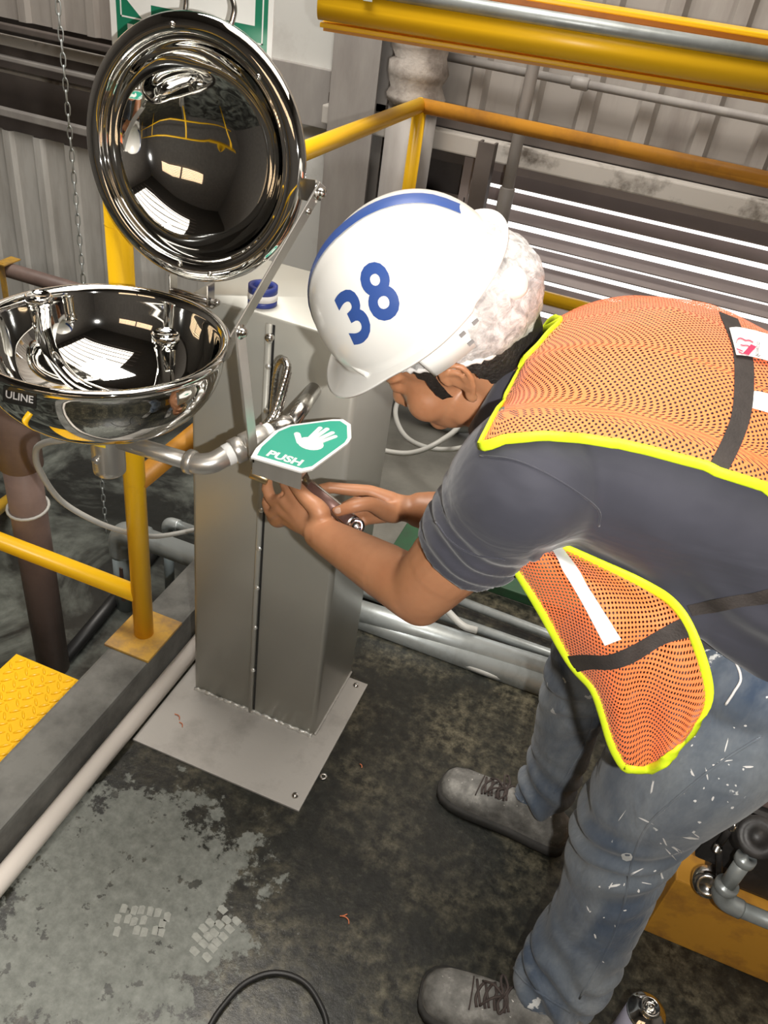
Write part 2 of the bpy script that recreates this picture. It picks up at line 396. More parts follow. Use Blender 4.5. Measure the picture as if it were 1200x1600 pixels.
# back wall: backing with the louvre opening left free
LX0, LX1 = W(735, 300).x, 2.6
LZ1 = W(1000, 318).z; LZ0 = .06
wb = MB().box((-4.5, WB+.10, -.45), (LX0, WB+.16, 4.6)).box((LX1, WB+.10, -.45), (3.2, WB+.16, 4.6))
wb.box((LX0, WB+.10, LZ1), (LX1, WB+.16, 4.6)).box((LX0, WB+.10, -.45), (LX1, WB+.16, LZ0))
wall = struct('wall_back', wb, 'darksteel', label='sheet-metal rear wall of the building')
def corrugated(x0, x1, z0, z1, y, pitch=.19, depth=.028, lean=0):
    prof = []; x = x0
    while x < x1:
        prof += [(x, 0), (x+pitch*.62, 0), (x+pitch*.70, -depth), (x+pitch*.92, -depth)]; x += pitch
    prof = [(a, d) for a, d in prof if a <= x1]; vs = []; fs = []
    for a, d in prof: vs += [(a, y+d, z0), (a, y+d, z1), (a, y+d+.004, z1), (a, y+d+.004, z0)]
    for i in range(len(prof)-1):
        for k in range(4): fs.append([4*i+k, 4*i+4+k, 4*i+4+(k+1) % 4, 4*i+(k+1) % 4])
    return MB().add(vs, fs, False)
zs = lambda x, y, Y=WB: at(x, y, Y).z
zA = zs(70, 217); zB = zs(85, 44)
xcol0 = W(525, 100).x; xpan = W(395, 100).x
corrugated(-4.45, xpan, -.3, zA, WB, .17, .02).build('lower_sheet', 'corr', wall)
corrugated(-4.45, xpan, zB, 4.55, WB, .17, .02).build('upper_sheet', 'corrdk', wall)
for y0, y1, mt, yy in ((52, 62, 'darksteel', 3.12), (70, 86, 'dirtywhite', 3.16), (103, 110, 'column', 3.15), (186, 198, 'column', 3.17), (124, 129, 'dirtywhite', 3.2)):
    za, zb = zs(80, y1, yy), zs(80, y0, yy)
    MB().box((-4.45, yy-.02, za), (xpan, yy+.02, zb), .004).build('purlin_or_shadow_strip', mt, wall)
MB().box((xpan, WB-.01, -.3), (xcol0+.02, WB+.03, 4.5), .003).build('white_panel', 'whitepanel', wall)
MB().box((xpan-.03, WB-.04, zs(470, 190)), (xcol0, WB-.008, zs(470, 98)), .003).build('beam_shadow_band', 'column', wall)  # shadow of the beam on the panel, painted as a darker strip
corrugated(xcol0, 3.15, zs(900, 232), 4.55, WB, .20, .03).build('right_sheet', 'corrdk', wall)
MB().box((xcol0, WB-.10, zs(940, 292, 3.1)), (3.15, WB-.03, zs(940, 259, 3.1)), .006).build('stained_beam', 'dirtywhite', wall)
MB().box((xcol0, WB-.05, zs(940, 259, 3.1)+.004), (3.15, WB+.0, zs(940, 240, 3.1)), .004).build('purlin_or_shadow_strip', 'darksteel', wall)  # dark strip standing in for the purlin's shadow above the stained beam
MB().box((xcol0, WB-.0, LZ1-.01), (LX0+.04, WB+.09, zs(940, 292, 3.1)), .004).build('dark_cladding', 'darksteel', wall)
MB().box((LX0, WB+.02, LZ1), (3.15, WB+.09, zs(940, 285, 3.1)), .004).build('dark_cladding', 'darksteel', wall)
corrugated(xcol0, LX0, -.3, zs(700, 300), WB-.01, .16, .02).build('dark_sheet', 'darksteel', wall)
# louvred window
win = struct('window_1', MB().box((LX0-.04, WB-.02, LZ0-.03), (LX0, WB+.12, LZ1+.03)).box((LX1, WB-.02, LZ0-.03), (LX1+.04, WB+.12, LZ1+.03)).box((LX0, WB+.0, LZ1), (LX1, WB+.12, LZ1+.03)), 'louvre', label='louvred opening letting daylight in behind the worker')
slat = MB().box((LX0, -.027, -.0035), (LX1, .027, .0035), .001).mesh('slat')
n = int((LZ1-LZ0)/.064)
for i in range(n):
    o = link('slat', slat, 'louvre', win, loc=(0, WB+.05+random.uniform(-.004, .004), LZ1-.03-i*.064+random.uniform(-.006, .006)))
    o.rotation_euler = (R_(38+random.uniform(-4, 4)), 0, 0)
# roof battens under the roof light
bt = MB().box((-1.9, -.03, 4.18), (2.5, .03, 4.24)).mesh('batten')
rf_ = bpy.data.objects['ceiling']
for i in range(9): link('batten', bt, 'darksteel', rf_, loc=(0, -.7+i*.36, 0))
# warm lit high windows (they show up in the polished steel)
def high_window(name, x0, x1, z0, z1, y, face):
    wd = struct(name, MB().box((x0, y-.02, z0), (x1, y+.02, z1)), 'skylight', label='warm translucent high window')
    bar = MB().box((x0, -.015, -.012), (x1, .015, .012)).mesh('glazing_bar')
    k = z0
    while k < z1+.01:
        link('glazing_bar', bar, 'darksteel', wd, loc=(0, y+face*.035, k)); k += .09
    MB().box(((x0+x1)/2-.05, y+face*.02, z0), ((x0+x1)/2+.05, y+face*.06, z1)).build('mullion', 'darksteel', wd)
high_window('window_2', -4.3, -2.5, 1.95, 2.5, WB-.04, -1)
high_window('window_3', -2.2, .6, 2.3, 2.9, -3.18, 1)

# column, lagged pipe, poles and conduits in front of the wall
xa, xb = W(526, 150, 3.1).x, W(598, 150, 3.1).x
c = thing('steel_column', 'grey steel column left of the lagged pipe', 'column', ((xa+xb)/2, 3.08, -.3))
MB().box((xa, 3.03, -.3), (xb, 3.045, 4.5), .002).build('front_flange', 'column', c)
MB().box(((xa+xb)/2-.008, 3.045, -.3), ((xa+xb)/2+.008, 3.15, 4.5)).build('web', 'column', c)
MB().box((xa, 3.15, -.3), (xb, 3.165, 4.5), .002).build('rear_flange', 'column', c)
px = at(655, 100, 3.0); lag = thing('lagged_pipe', 'thick vertical pipe wrapped in peeling pale lagging', 'pipe', (px.x, 3.0, -.3))
pts = [V((px.x+.004*math.sin(i*1.7), 3.0, zs(650, 165, 3.0)+i*.03)) for i in range(60)]
MB().tube(pts, [.098+.008*math.sin(i*2.1)+random.uniform(-.004, .004) for i in range(60)], 24).build('lagging', 'lagging', lag)
MB().cyl((px.x, 3.0, -.3), (px.x, 3.0, zs(650, 165, 3.0)+.01), .088, 28).build('bare_pipe', 'column', lag)
p0 = at(812, 205, 2.98)
MB().cyl((p0.x, 2.98, -.3), (p0.x, 2.98, 3.2), .021).cyl((p0.x, 2.98, zs(790, 320, 2.98)-.1), (p0.x, 2.98, zs(790, 320, 2.98)+.06), .027, bev=.004).build('vertical_conduit', 'column', None, label='slim grey vertical conduit passing behind the yellow handrail', cat='conduit')
p0 = at(752, 270, 3.0)
ch = MB().box((p0.x-.03, 3.0, -.3), (p0.x+.03, 3.012, zs(752, 222, 3.0))).box((p0.x-.03, 3.012, -.3), (p0.x-.022, 3.05, zs(752, 222, 3.0))).box((p0.x+.022, 3.012, -.3), (p0.x+.03, 3.05, zs(752, 222, 3.0)))
ch.build('channel_post', 'darksteel', None, label='dark steel channel post beside the louvres', cat='post')
a, b = at(695, 93, 3.1), at(1200, 187, 3.1)
cz = (a.z+b.z)/2; cp = thing('wall_conduit', 'thin grey conduit running along the corrugated wall', 'conduit', (a.x, 3.1, cz))
MB().cyl((a.x, 3.13, cz), (3.1, 3.13, cz), .014).build('tube', 'column', cp)
for xx in (at(905, 128, 3.1).x, 1.0): MB().cyl((xx-.03, 3.13, cz), (xx+.03, 3.13, cz), .021, bev=.004).build('coupling', 'column', cp)

# yellow overhead girder with conduit, running slightly askew to the wall
A0 = at(500, 2, 2.3); gzc = A0.z
lo_, hi_ = 2.0, 3.0
for _ in range(40):
    mid_ = (lo_+hi_)/2
    if at(1200, 116, mid_).z > gzc: lo_ = mid_
    else: hi_ = mid_
A1 = at(1200, 116, mid_); gd = (A1-A0); gd.z = 0; gL = gd.length; gd.normalize(); gn = V((-gd.y, gd.x, 0)); A1 = A0+gd*(gL*1.25)
g = thing('yellow_girder', 'yellow painted steel girder crossing the top of the view', 'girder', A0)
up_ = V((0, 0, 1))
MB().beam(A0+gn*.09, A1+gn*.09, .012, .15, gn).build('web', 'yellowshade', g)  # girder face in shade: darker copy of the yellow
MB().beam(A0+gn*.10-up_*.055, A1+gn*.10-up_*.055, .16, .012, gn, .003).build('bottom_flange', 'yellow', g)
MB().beam(A0+gn*.10+up_*.08, A1+gn*.10+up_*.08, .16, .012, gn, .003).build('top_flange', 'yellow', g)
MB().tube([A0, A1], .042, 28).build('yellow_tube', 'yellow', g)
q0 = A0+gn*-.034+up_*.046
gc = thing('girder_conduit', 'grey steel conduit strapped along the yellow girder', 'conduit', q0)
MB().tube([q0-gd*.02, A1+gn*-.034+up_*.046], .018, 20).build('tube', 'galv', gc)
for xx in (.12, gL*1.15): MB().beam(q0+gd*xx-gn*.022, q0+gd*(xx+.024)-gn*.022, .006, .05, gn, .001).build('strap', 'galv', gc)

# guard rail: near post on the kerb, top and mid rails round the corner
RX, RZ, RY = -.898, 1.125, 2.86; PY = 1.206
gr = thing('guard_rail', 'yellow tubular guard rail with post bolted to the kerb', 'railing', (RX, PY, KZ))
MB().box((RX-.062, PY-.075, KZ), (RX+.062, PY+.075, KZ+.008), .002).build('base_plate', 'yellowdk', gr)
MB().cyl((RX, PY, KZ), (RX, PY, RZ+.07), .0235, 24).build('post', 'yellow', gr)
MB().cyl((RX, PY, RZ), (RX, RY, RZ), .0235, 24).build('top_rail', 'yellow', gr)
MB().ell((RX, RY, RZ), ((.024, 0, 0), (0, .024, 0), (0, 0, .024))).build('corner_joint', 'yellow', gr)
MB().cyl((RX, RY, RZ), (2.9, RY, RZ), .0235, 24).build('top_rail', 'yellowshade', gr)
MB().cyl((RX, RY, RZ), (RX, RY, 0), .0235, 24).build('post', 'yellow', gr)
mz = at(275, 680, 1.42).z
MB().cyl((RX, PY, mz), (RX, RY, mz), .0235, 24).build('mid_rail', 'yellowshade', gr)  # same yellow rail, its shading painted in as darker orange
MB().cyl((RX, RY, mz+.03), (2.9, RY, mz+.03), .0235, 24).build('mid_rail', 'yellow', gr)
MB().cyl((1.4, RY, RZ), (1.4, RY, 0), .0235, 24).build('post', 'yellow', gr)
lz = at(207, 925, PY).z
MB().cyl((RX, PY, lz), (-3.6, PY, lz), .0215, 24).build('low_rail', 'yellow', gr)
MB().cyl((RX, PY, RZ-.0), (RX, PY, RZ-.001), .024, 24).build('weld_ring', 'yellow', gr)
# rail behind the photographer, mirrored in the polished lid
br = thing('rear_handrail', 'yellow handrail behind the photographer', 'railing', (0, -1.3, 0))
for z in (1.05, .55): MB().cyl((-2.6, -1.3, z), (2.6, -1.3, z), .024).build('rail', 'yellow', br)
for x in (-2.4, -.9, .8, 2.4): MB().cyl((x, -1.3, 0 if x > -.9 else -.3), (x, -1.3, 1.05), .024).build('post', 'yellow', br)
# second yellow rail seen low at far left
a = at(0, 792, 1.75); b = at(22, 775, 1.95)
MB().cyl(a+(a-b)*6, b+(b-a)*1.2, .022).build('stair_rail', 'yellow', None, label='short yellow rail behind the brown pipe at the left edge', cat='railing')

# diamond-plate step beyond the kerb
sx0, sx1, sy0, sy1, sz = -1.128, KX0-.002, .55, 1.075, .045
a = atz(108, 1056, sz); b = atz(26, 1021, sz); sy1 = a.y; sx0 = b.x
st = thing('tread_plate', 'yellow diamond-plate step against the kerb', 'step', (sx0, sy0, -.3))
MB().box((sx0, sy0, sz-.006), (sx1, sy1, sz), .001).build('plate', 'yellow', st)
MB().box((sx0, sy0, -.3), (sx0+.01, sy1, sz-.006)).box((sx0, sy1-.01, -.3), (sx1, sy1, sz-.006)).build('skirt', 'yellowdk', st)
lug = MB().ell((0, 0, 0), ((.0125, 0, 0), (0, .0035, 0), (0, 0, .0042)), 10, 6).mesh('lug')
j = 0; y = sy0+.012
while y < sy1-.01:
    x = sx0+.014+(.011 if j % 2 else 0); i = 0
    while x < sx1-.012:
        o = link('lug', lug, 'yellow', st, loc=(x-BASE[st.name].x*0, y, sz)); o.rotation_euler = (0, 0, R_(45 if (i+j) % 2 else -45)); x += .023; i += 1
    y += .021; j += 1
# pipes around the kerb
MB().cyl((-.813, -1.5, .0225), (-.813, 1.60, .0225), .0215, 24).build('pvc_pipe', 'pvc', None, label='long off-white plastic pipe lying along the kerb', cat='pipe')
bp = atz(84, 1042, -.3)
bpt = at(5, 640, bp.y); b2 = V((bp.x, bp.y, -.3))
t = thing('brown_pipe', 'brown vertical pipe standing in the wet pit', 'pipe', b2)
MB().cyl(b2, (bp.x, bp.y, .66), .045, 28).build('tube', 'brown', t)
MB().cyl((bp.x, bp.y, at(40, 730, bp.y).z), (bp.x, bp.y, .68), .052, 28, bev=.004).build('socket', 'brown', t)
zt = at(45, 792, bp.y).z
MB().tube([(bp.x+.05*math.cos(k*.3), bp.y+.05*math.sin(k*.3), zt+.006*math.sin(k*.3)) for k in range(21)], .004, 8, closed=True).build('wire_tie', 'hose', t)
a = atz(205, 905, -.28); b = atz(92, 1040, -.28)
d = (a-b)
MB().cyl(b+d*.08, a+d*.45, .02).build('pit_pipe', 'rubber', None, label='black pipe lying on the pit floor behind the brown pipe', cat='pipe')
def elbow_pipe(name, label, px, py, Y, r, xr, ptop):
    top = at(px, ptop, Y); t = thing(name, label, 'pipe', (top.x, Y, -.3))
    MB().cyl((top.x, Y, -.3), (top.x, Y, top.z-r), r, 24).build('riser', 'bluepipe', t)
    MB().tube(spline([(top.x, Y, top.z-2.2*r), (top.x, Y, top.z-r*.6), (top.x+r*.7, Y, top.z+r*.3), (top.x+2.6*r, Y, top.z+r*.5)], 6), r*1.18, 20).build('elbow', 'galv', t)
    MB().cyl((top.x+2*r, Y, top.z+r*.5), (xr, Y, top.z+r*.5), r, 24).build('run', 'galv', t)
    return t
e1 = elbow_pipe('drain_pipe', 'thick grey drain pipe with elbow behind the yellow post', 190, 830, 1.62, .034, .2, 835)
MB().box((at(190, 920, 1.58).x-.006, 1.583, at(190, 940, 1.58).z), (at(190, 920, 1.58).x+.006, 1.587, at(190, 890, 1.58).z), .001).build('stain_mark', 'brown', e1)
elbow_pipe('small_pipe', 'slim grey pipe with elbow beside the pedestal', 262, 815, 1.72, .016, -.3, 818)
# hanging chain in front of the left wall
x = at(113, 250, 1.9).x; chn = thing('hanging_chain', 'thin steel chain hanging in front of the corrugated wall', 'chain', (x, 1.9, at(137, 845, 1.9).z))
lm = MB().tube([(.006*math.cos(k*math.pi/5), 0, .0135*math.sin(k*math.pi/5)+(.004 if k % 10 < 5 else -.004)) for k in range(10)], .0019, 6, closed=True).mesh('link')
z = at(137, 845, 1.9).z; i = 0
while z < 1.75:
    o = link('link', lm, 'galv', chn, loc=(x, 1.9, z)); o.rotation_euler = (0, 0, R_(30+90*(i % 2))); z += .0285; i += 1
# brown pipe with yellow clamp by the left wall
a, b = at(0, 418, 2.7), at(130, 447, 2.7)
t = thing('wall_pipe', 'brown horizontal pipe in front of the white corrugated wall', 'pipe', (a.x, 2.7, a.z))
MB().cyl((-4.4, 2.7, a.z), (at(330, 480, 2.7).x, 2.7, a.z), .032, 24).build('tube', 'brown', t)
cx = at(12, 415, 2.7).x
MB().box((cx-.014, 2.66, a.z-.25), (cx+.014, 2.667, a.z+.045), .001).box((cx-.022, 2.65, a.z+.036), (cx+.03, 2.75, a.z+.042), .001).build('clamp', 'yellowdk', t)
# pipes and hoses on the floor behind the pedestal
t = thing('floor_pipe', 'large galvanised pipe lying on the floor behind the pedestal', 'pipe', (-.5, 1.62, 0))
MB().cyl((-.78, 1.60, .037), (.12, 1.66, .037), .033, 24).build('tube', 'galv', t)
MB().cyl((.11, 1.66, .037), (2.0, 1.78, .037), .038, 24, bev=.004).build('socket_run', 'brown', t)
for i, (pa, pb) in enumerate((((690, 928), (880, 1000)), ((670, 955), (870, 1025)))):
    a, b = atz(*pa, .035), atz(*pb, .035); d = b-a
    MB().cyl(a-d*.3, b+d*2.5, .0135, 16).build('slim_pipe', 'galv', None, label=('upper' if i == 0 else 'lower')+' of two slim pipes on the floor behind the worker', cat='pipe', group='slim floor pipes')
MB().tube(spline([atz(655, 950, .012), atz(665, 985, .012), atz(700, 1020, .012), atz(760, 1050, .012), atz(850, 1072, .012), atz(960, 1090, .012)], 10), .011, 12).build('floor_hose', 'hose', None, label='grey hose curling beneath the galvanised pipe', cat='hose')
MB().tube(spline([atz(640, 905, .08), atz(680, 935, .09), atz(720, 975, .09), atz(745, 985, .08)], 10), .010, 12).build('clear_hose', 'hose', None, label='short pale hose crossing the galvanised pipe', cat='hose')
hz = .03
MB().tube(spline([at(600, 700, 2.3), at(560, 683, 2.25), at(585, 700, 2.2), at(640, 708, 2.2), at(690, 688, 2.25), at(720, 655, 2.4), at(700, 600, 2.7)][1:], 12), .009, 12).build('grey_hose', 'hose', None, label='grey hose looping low behind the pedestal towards the face', cat='hose')
MB().tube(spline([at(640, 595, 2.6), at(618, 640, 2.5), at(632, 680, 2.4), at(670, 700, 2.3), at(720, 700, 2.3), at(770, 680, 2.3), at(830, 640, 2.4)], 12), .009, 12).build('grey_hose', 'hose', None, label='grey hose loop hanging below the face', cat='hose')
MB().tube(spline([at(655, 635, 2.8), at(690, 665, 2.8), at(740, 668, 2.8), at(800, 668, 2.8), at(900, 668, 2.8)], 10), .022, 14).build('pale_pipe', 'galv', None, label='pale pipe showing just below the chin', cat='pipe')
a = at(600, 592, 2.75)
MB().cyl((-.86, 2.75, a.z), (2.4, 2.75, a.z), .043, 24).build('brown_floor_pipe', 'brown', None, label='brown pipe behind the pedestal level with the visor', cat='pipe')
t = MB().box((-.50, 1.93, 0), (1.6, 2.10, .035), .004)
t.build('green_channel', 'greenmat', None, label='low dark green steel channel on the floor behind the forearms', cat='channel')
# ------------------------------------------------------------------ decals: lettering laid onto a curved surface
def decal(me, tree, cx, cy, ux, uy, off=.0007):
    """me in local units; local x -> pixel vector ux, local y -> pixel vector uy, then laid onto the surface"""
    for v in me.vertices:
        x = cx+ux[0]*v.co.x+uy[0]*v.co.y; y = cy+ux[1]*v.co.x+uy[1]*v.co.y
        d = ray(x, y); h, nrm, _, _ = tree.ray_cast(CAM, d)
        if h is None: h, nrm, _, _ = tree.find_nearest(CAM+d*1.2)
        if nrm.dot(d) > 0: nrm = -nrm
        v.co = h+nrm*off
    me.update(); return me
# ------------------------------------------------------------------ eyewash station
PF, PB, PX0, PX1, PH, PS = 1.194, 1.44, -.750, -.418, 1.04, -.589
ew = thing('eyewash_station', 'stainless pedestal eyewash station with open domed lid and green push plate', 'eyewash station', (-.585, 1.25, 0))
bpl = MB().box((-.792, .996, 0), (-.362, 1.408, .006), .001).build('base_plate', 'plate', ew)
bolt = MB().lathe([(0, .004), (.006, .004), (.008, .0), (.008, -.002)], (0, 0, 0), seg=12).mesh('bolt')
for p in ((461, 1243), (556, 1071)): link('bolt', bolt, 'steel', bpl, loc=atz(*p, .0075))
def rrect(x0, x1, y0, y1, r, z, n=6):
    out = []
    for cx, cy, a0 in ((x1-r, y0+r, -90), (x1-r, y1-r, 0), (x0+r, y1-r, 90), (x0+r, y0+r, 180)):
        for k in range(n+1): a = R_(a0+90*k/n); out.append((cx+r*math.cos(a), cy+r*math.sin(a), z))
    return out
pb = MB().rings([rrect(PX0, PX1, PF, PB, .012, .004), rrect(PX0, PX1, PF, PB, .012, PH-.004), rrect(PX0+.003, PX1-.003, PF+.003, PB-.003, .011, PH)])
ped = pb.build('pedestal', 'pedestal', ew)
MB().rings([rrect(PS-.007, PS+.005, PF-.007, PF+.02, .005, .006), rrect(PS-.007, PS+.005, PF-.007, PF+.02, .005, PH-.012)]).build('seam_fold', 'pedestal', ped)
MB().box((PS+.005, PF-.0006, .006), (PS+.010, PF+.002, PH-.012)).build('seam_gap', 'stickerk', ped)
wd = MB().ell((0, 0, 0), ((.006, 0, 0), (0, .004, 0), (0, 0, .006)), 8, 6).mesh('weld_dot')
for zz in (.16, .30, .42, .53, .63, .74, .86, .95, 1.0): link('weld_dot', wd, 'weld', ped, loc=(PS+.003, PF-.006, zz))
MB().tube([(PX0+.004+i*(PX1-PX0-.008)/70, PF-.002+random.uniform(-.0015, .0015), .009+random.uniform(-.001, .001)) for i in range(71)], [.0045+random.uniform(-.0012, .0018) for _ in range(71)], 8).build('weld_bead', 'weld', ped)
MB().tube([(PX1+.001, PF+.004+i*.0035, .009) for i in range(66)], [.004+random.uniform(-.001, .001) for _ in range(66)], 8).build('weld_bead', 'plate', ped)
MB().lathe([(0, .006), (.006, .005), (.0085, .0), (.0085, -.004)], (PS+.002, PF-.006, PH-.035), axis=(0, -1, 0), seg=14).build('rivet', 'steel', ped)
# bowl
BC = V((-.757, .96, 1.05)); BR = .195
s_ = BR/.195
prof = [(0, -.133), (.05, -.131), (.095, -.119), (.135, -.094), (.160, -.060), (.172, -.025), (.177, -.006), (.183, .001), (.190, .003), (.195, -.001), (.195, -.006), (.190, -.010), (.186, -.02), (.181, -.05), (.168, -.082), (.140, -.114), (.095, -.138), (.05, -.148), (0, -.150)]
pp = spline([(a, b, 0) for a, b in prof], 3)
bowl = MB().lathe([(p.x*s_, p.y) for p in pp], BC, seg=96).build('bowl', 'chrome', ew)
for sx in (-1, 1):
    hx = BC.x+sx*.113
    MB().tube(spline([BC+V((0, 0, -.112)), BC+V((sx*.06, 0, -.104)), BC+V((sx*.098, 0, -.070)), BC+V((sx*.110, 0, -.03)), BC+V((sx*.113, 0, .004))], 8), .0125, 20).build('spray_arm', 'chrome', bowl)
    MB().lathe([(.0125, -.045), (.0130, -.03), (.0145, -.01), (.0175, .010), (.0185, .018), (.0205, .020), (.0205, .030), (.018, .033), (.0165, .030), (0, .030)], BC+V((sx*.113, 0, .0)), seg=28).build('spray_head', 'chrome', bowl)
DC = V((-.760, .955, 0))
cup = MB().lathe([(0, .796), (.024, .796), (.027, .799), (.0275, .81), (.0275, .872), (.029, .874), (.029, .91), (0, .91)], DC, seg=40).build('drain_cup', 'brushed', bowl)
ct = bvh(bowl.data)
lb = text_mesh('ULINE', 16, .35, 2.5)
decal(lb, ct, 31, 620, (1.0, .22), (.05, -1.0), .0012); link('lettering', lb, 'cloth', bowl)
sk = bmesh.new(); bmesh.ops.create_grid(sk, x_segments=10, y_segments=4, size=1); sm_ = bpy.data.meshes.new('backing'); sk.to_mesh(sm_); sk.free()
decal(sm_, ct, 31, 620, (26, 5.7), (.5, -13), .0006); link('letter_backing', sm_, 'stickerk', bowl)
cupt = bvh(cup.data)
sk = bmesh.new(); bmesh.ops.create_grid(sk, x_segments=8, y_segments=4, size=1); sm_ = bpy.data.meshes.new('sticker'); sk.to_mesh(sm_); sk.free()
decal(sm_, cupt, 156, 690, (9, 2), (0, -8), .0008); link('yellow_sticker', sm_, 'stickery', bowl)
tk = text_mesh('ED', 9, .2, 3); decal(tk, cupt, 157, 690, (1, .2), (0, -1), .0014); link('sticker_print', tk, 'stickerk', bowl)
MB().lathe([(.007, 0), (.007, .004), (.004, .006), (0, .006)], DC+V((-.004, -.027, .832)), axis=(0, -1, .1), seg=12).build('cup_stud', 'brushed', bowl)
# lid
LC = V((-.722, 1.165, 1.282)); la = R_(6.5); ld = V((0, math.sin(la), math.cos(la))); ln = V((0, -math.cos(la), math.sin(la)))
lp = [(0, -.085), (.04, -.083), (.08, -.073), (.118, -.055), (.146, -.024), (.155, -.004), (.159, .003), (.164, .002), (.167, .009), (.176, .012), (.186, .010), (.193, .005), (.195, -.001), (.191, -.005), (.165, -.004), (.157, -.012), (.124, -.058), (.085, -.078), (.04, -.088), (0, -.090)]
pp = spline([(a, b, 0) for a, b in lp], 3)
lid = MB().lathe([(p.x*.99, p.y) for p in pp], LC, axis=ln, seg=96).build('lid', 'chrome', ew)
hp = [at(288, 30, 1.205), at(291, 8, 1.21), at(295, -22, 1.215), at(325, -38, 1.215), at(355, -15, 1.215), at(366, 12, 1.21), at(361, 40, 1.205)]
MB().tube(spline(hp, 8), .0042, 12).build('lid_handle', 'steel', lid)
for p in ((281, 412), (328, 428), (269, 38), (404, 120)):
    q = at(*p, 1.16); h = bvh(lid.data).ray_cast(CAM, ray(*p))[0]
    if h: MB().lathe([(0, .004), (.0035, .0035), (.0045, 0), (.0045, -.002)], h, axis=ln, seg=10).build('rivet', 'steel', lid)
a, b = at(268, 452, 1.168), at(336, 474, 1.168)
MB().cyl(a, (b.x, a.y, a.z), .0042, 12).ell((b.x+.004, a.y, a.z), ((.006, 0, 0), (0, .006, 0), (0, 0, .006)), 10, 8).build('hinge_pin', 'steel', lid)
for xx in (a.x+.004, b.x-.008):
    MB().box((xx-.0015, a.y-.012, BC.z-.004), (xx+.0015, a.y+.010, a.z+.03), .0005).build('hinge_leaf', 'steel', lid)
MB().box((a.x-.002, a.y-.014, BC.z-.006), (b.x+.003, a.y+.006, BC.z-.003)).build('hinge_plate', 'steel', lid)
P1 = at(371, 517, 1.0); P2 = at(497, 300, 1.10); P3 = at(393, 706, .99)
def linkbar(nm, a, b, wd=.026, ext=.012):
    d = (b-a).normalized(); return MB().beam(a-d*ext, b+d*ext, wd, .0028, d.cross(V((1, 0, 0))), .0008).build(nm, 'brushed', ew)
P1b = P1+V((.004, 0, 0))
l1 = linkbar('upper_link', P1, P2+V((.0, 0, 0))); l2 = linkbar('lower_link', P1b, P3+V((.004, 0, 0)), .026, .010)
for pl, q in ((l1, P2), (l2, P1b)):
    MB().lathe([(0, .009), (.005, .008), (.0075, .004), (.0075, 0), (.0115, 0), (.0115, -.004)], q+V((.003, 0, 0)), axis=(1, -.1, .1), seg=16).build('pivot_bolt', 'steel', pl)
MB().lathe([(0, .005), (.004, .004), (.0055, 0)], P2+(P1-P2).normalized()*.03+V((.0015, 0, 0)), axis=(1, 0, 0), seg=12).build('slot_bolt', 'steel', l1)
MB().beam((BC.x+BR*.985, 1.0, BC.z-.004), P1-V((.003, 0, 0)), .02, .003, (0, 1, 0)).build('rim_bracket', 'steel', ew)
e = LC+V((.185, 0, 0))+ld*-.01
MB().beam(e, P2-V((.003, 0, 0)), .03, .003, (0, 0, 1)).build('lid_bracket', 'steel', ew)
# outlet pipe, elbow, valve
pz = .868; E0 = V((-.60, .96, pz))
MB().cyl((DC.x+.01, .957, pz-.004), E0, .0145, 24).build('outlet_pipe', 'brushed', ew)
el = MB().tube(spline([E0-V((.004, 0, 0)), E0+V((.012, .001, .001)), E0+V((.03, .012, .004)), E0+V((.042, .032, .010))], 8), .0175, 24)
el.cyl(E0-V((.012, 0, 0)), E0+V((.004, 0, 0)), .0205, 24, bev=.003).build('elbow', 'brushed', ew)
va = E0+V((.043, .034, .0105)); vd_ = V((.55, .75, .28)).normalized()
MB().cyl(va-vd_*.004, va+vd_*.012, .0185, 20, bev=.002).build('thread_tape', 'ptfe', ew)
MB().cyl(va+vd_*.010, va+vd_*.030, .0235, 6, bev=.002).build('union_nut', 'brushed', ew)
vb = MB().cyl(va+vd_*.028, va+vd_*.075, .023, 24, bev=.004).build('valve_body', 'brushed', ew)
MB().cyl(va+vd_*.075, va+vd_*.086, .020, 20, bev=.002).build('thread_tape', 'ptfe', ew)
vt = va+vd_*.095
MB().cyl(va+vd_*.084, va+vd_*.125, .0195, 24, bev=.004).build('tee', 'steel', ew)
MB().cyl(va+vd_*.12, (va.x+.06, PF+.003, va.z+.05), .014, 20).build('supply_stub', 'steel', ew)
hs = at(404, 684, 1.065)
MB().cyl(hs, at(414, 664, 1.075), .0105, 6, bev=.001).build('hose_nut', 'brown', ew)
MB().tube(spline([at(412, 668, 1.073), at(428, 645, 1.09), at(441, 605, 1.11), at(449, 575, 1.125), at(443, 563, 1.14), at(434, 575, 1.155), at(429, 612, 1.165), at(426, 650, 1.17), at(424, 700, 1.172)], 14), [.0068+.0005*math.sin(i*2.4) for i in range(8*14+1)], 14).build('braided_hose', 'steel', ew)
MB().tube(spline([at(420, 676, 1.08), at(434, 648, 1.10), at(444, 610, 1.125), at(451, 580, 1.14)], 12), [.006+.0005*math.sin(i*2.4) for i in range(37)], 14).build('braided_hose', 'steel', ew)
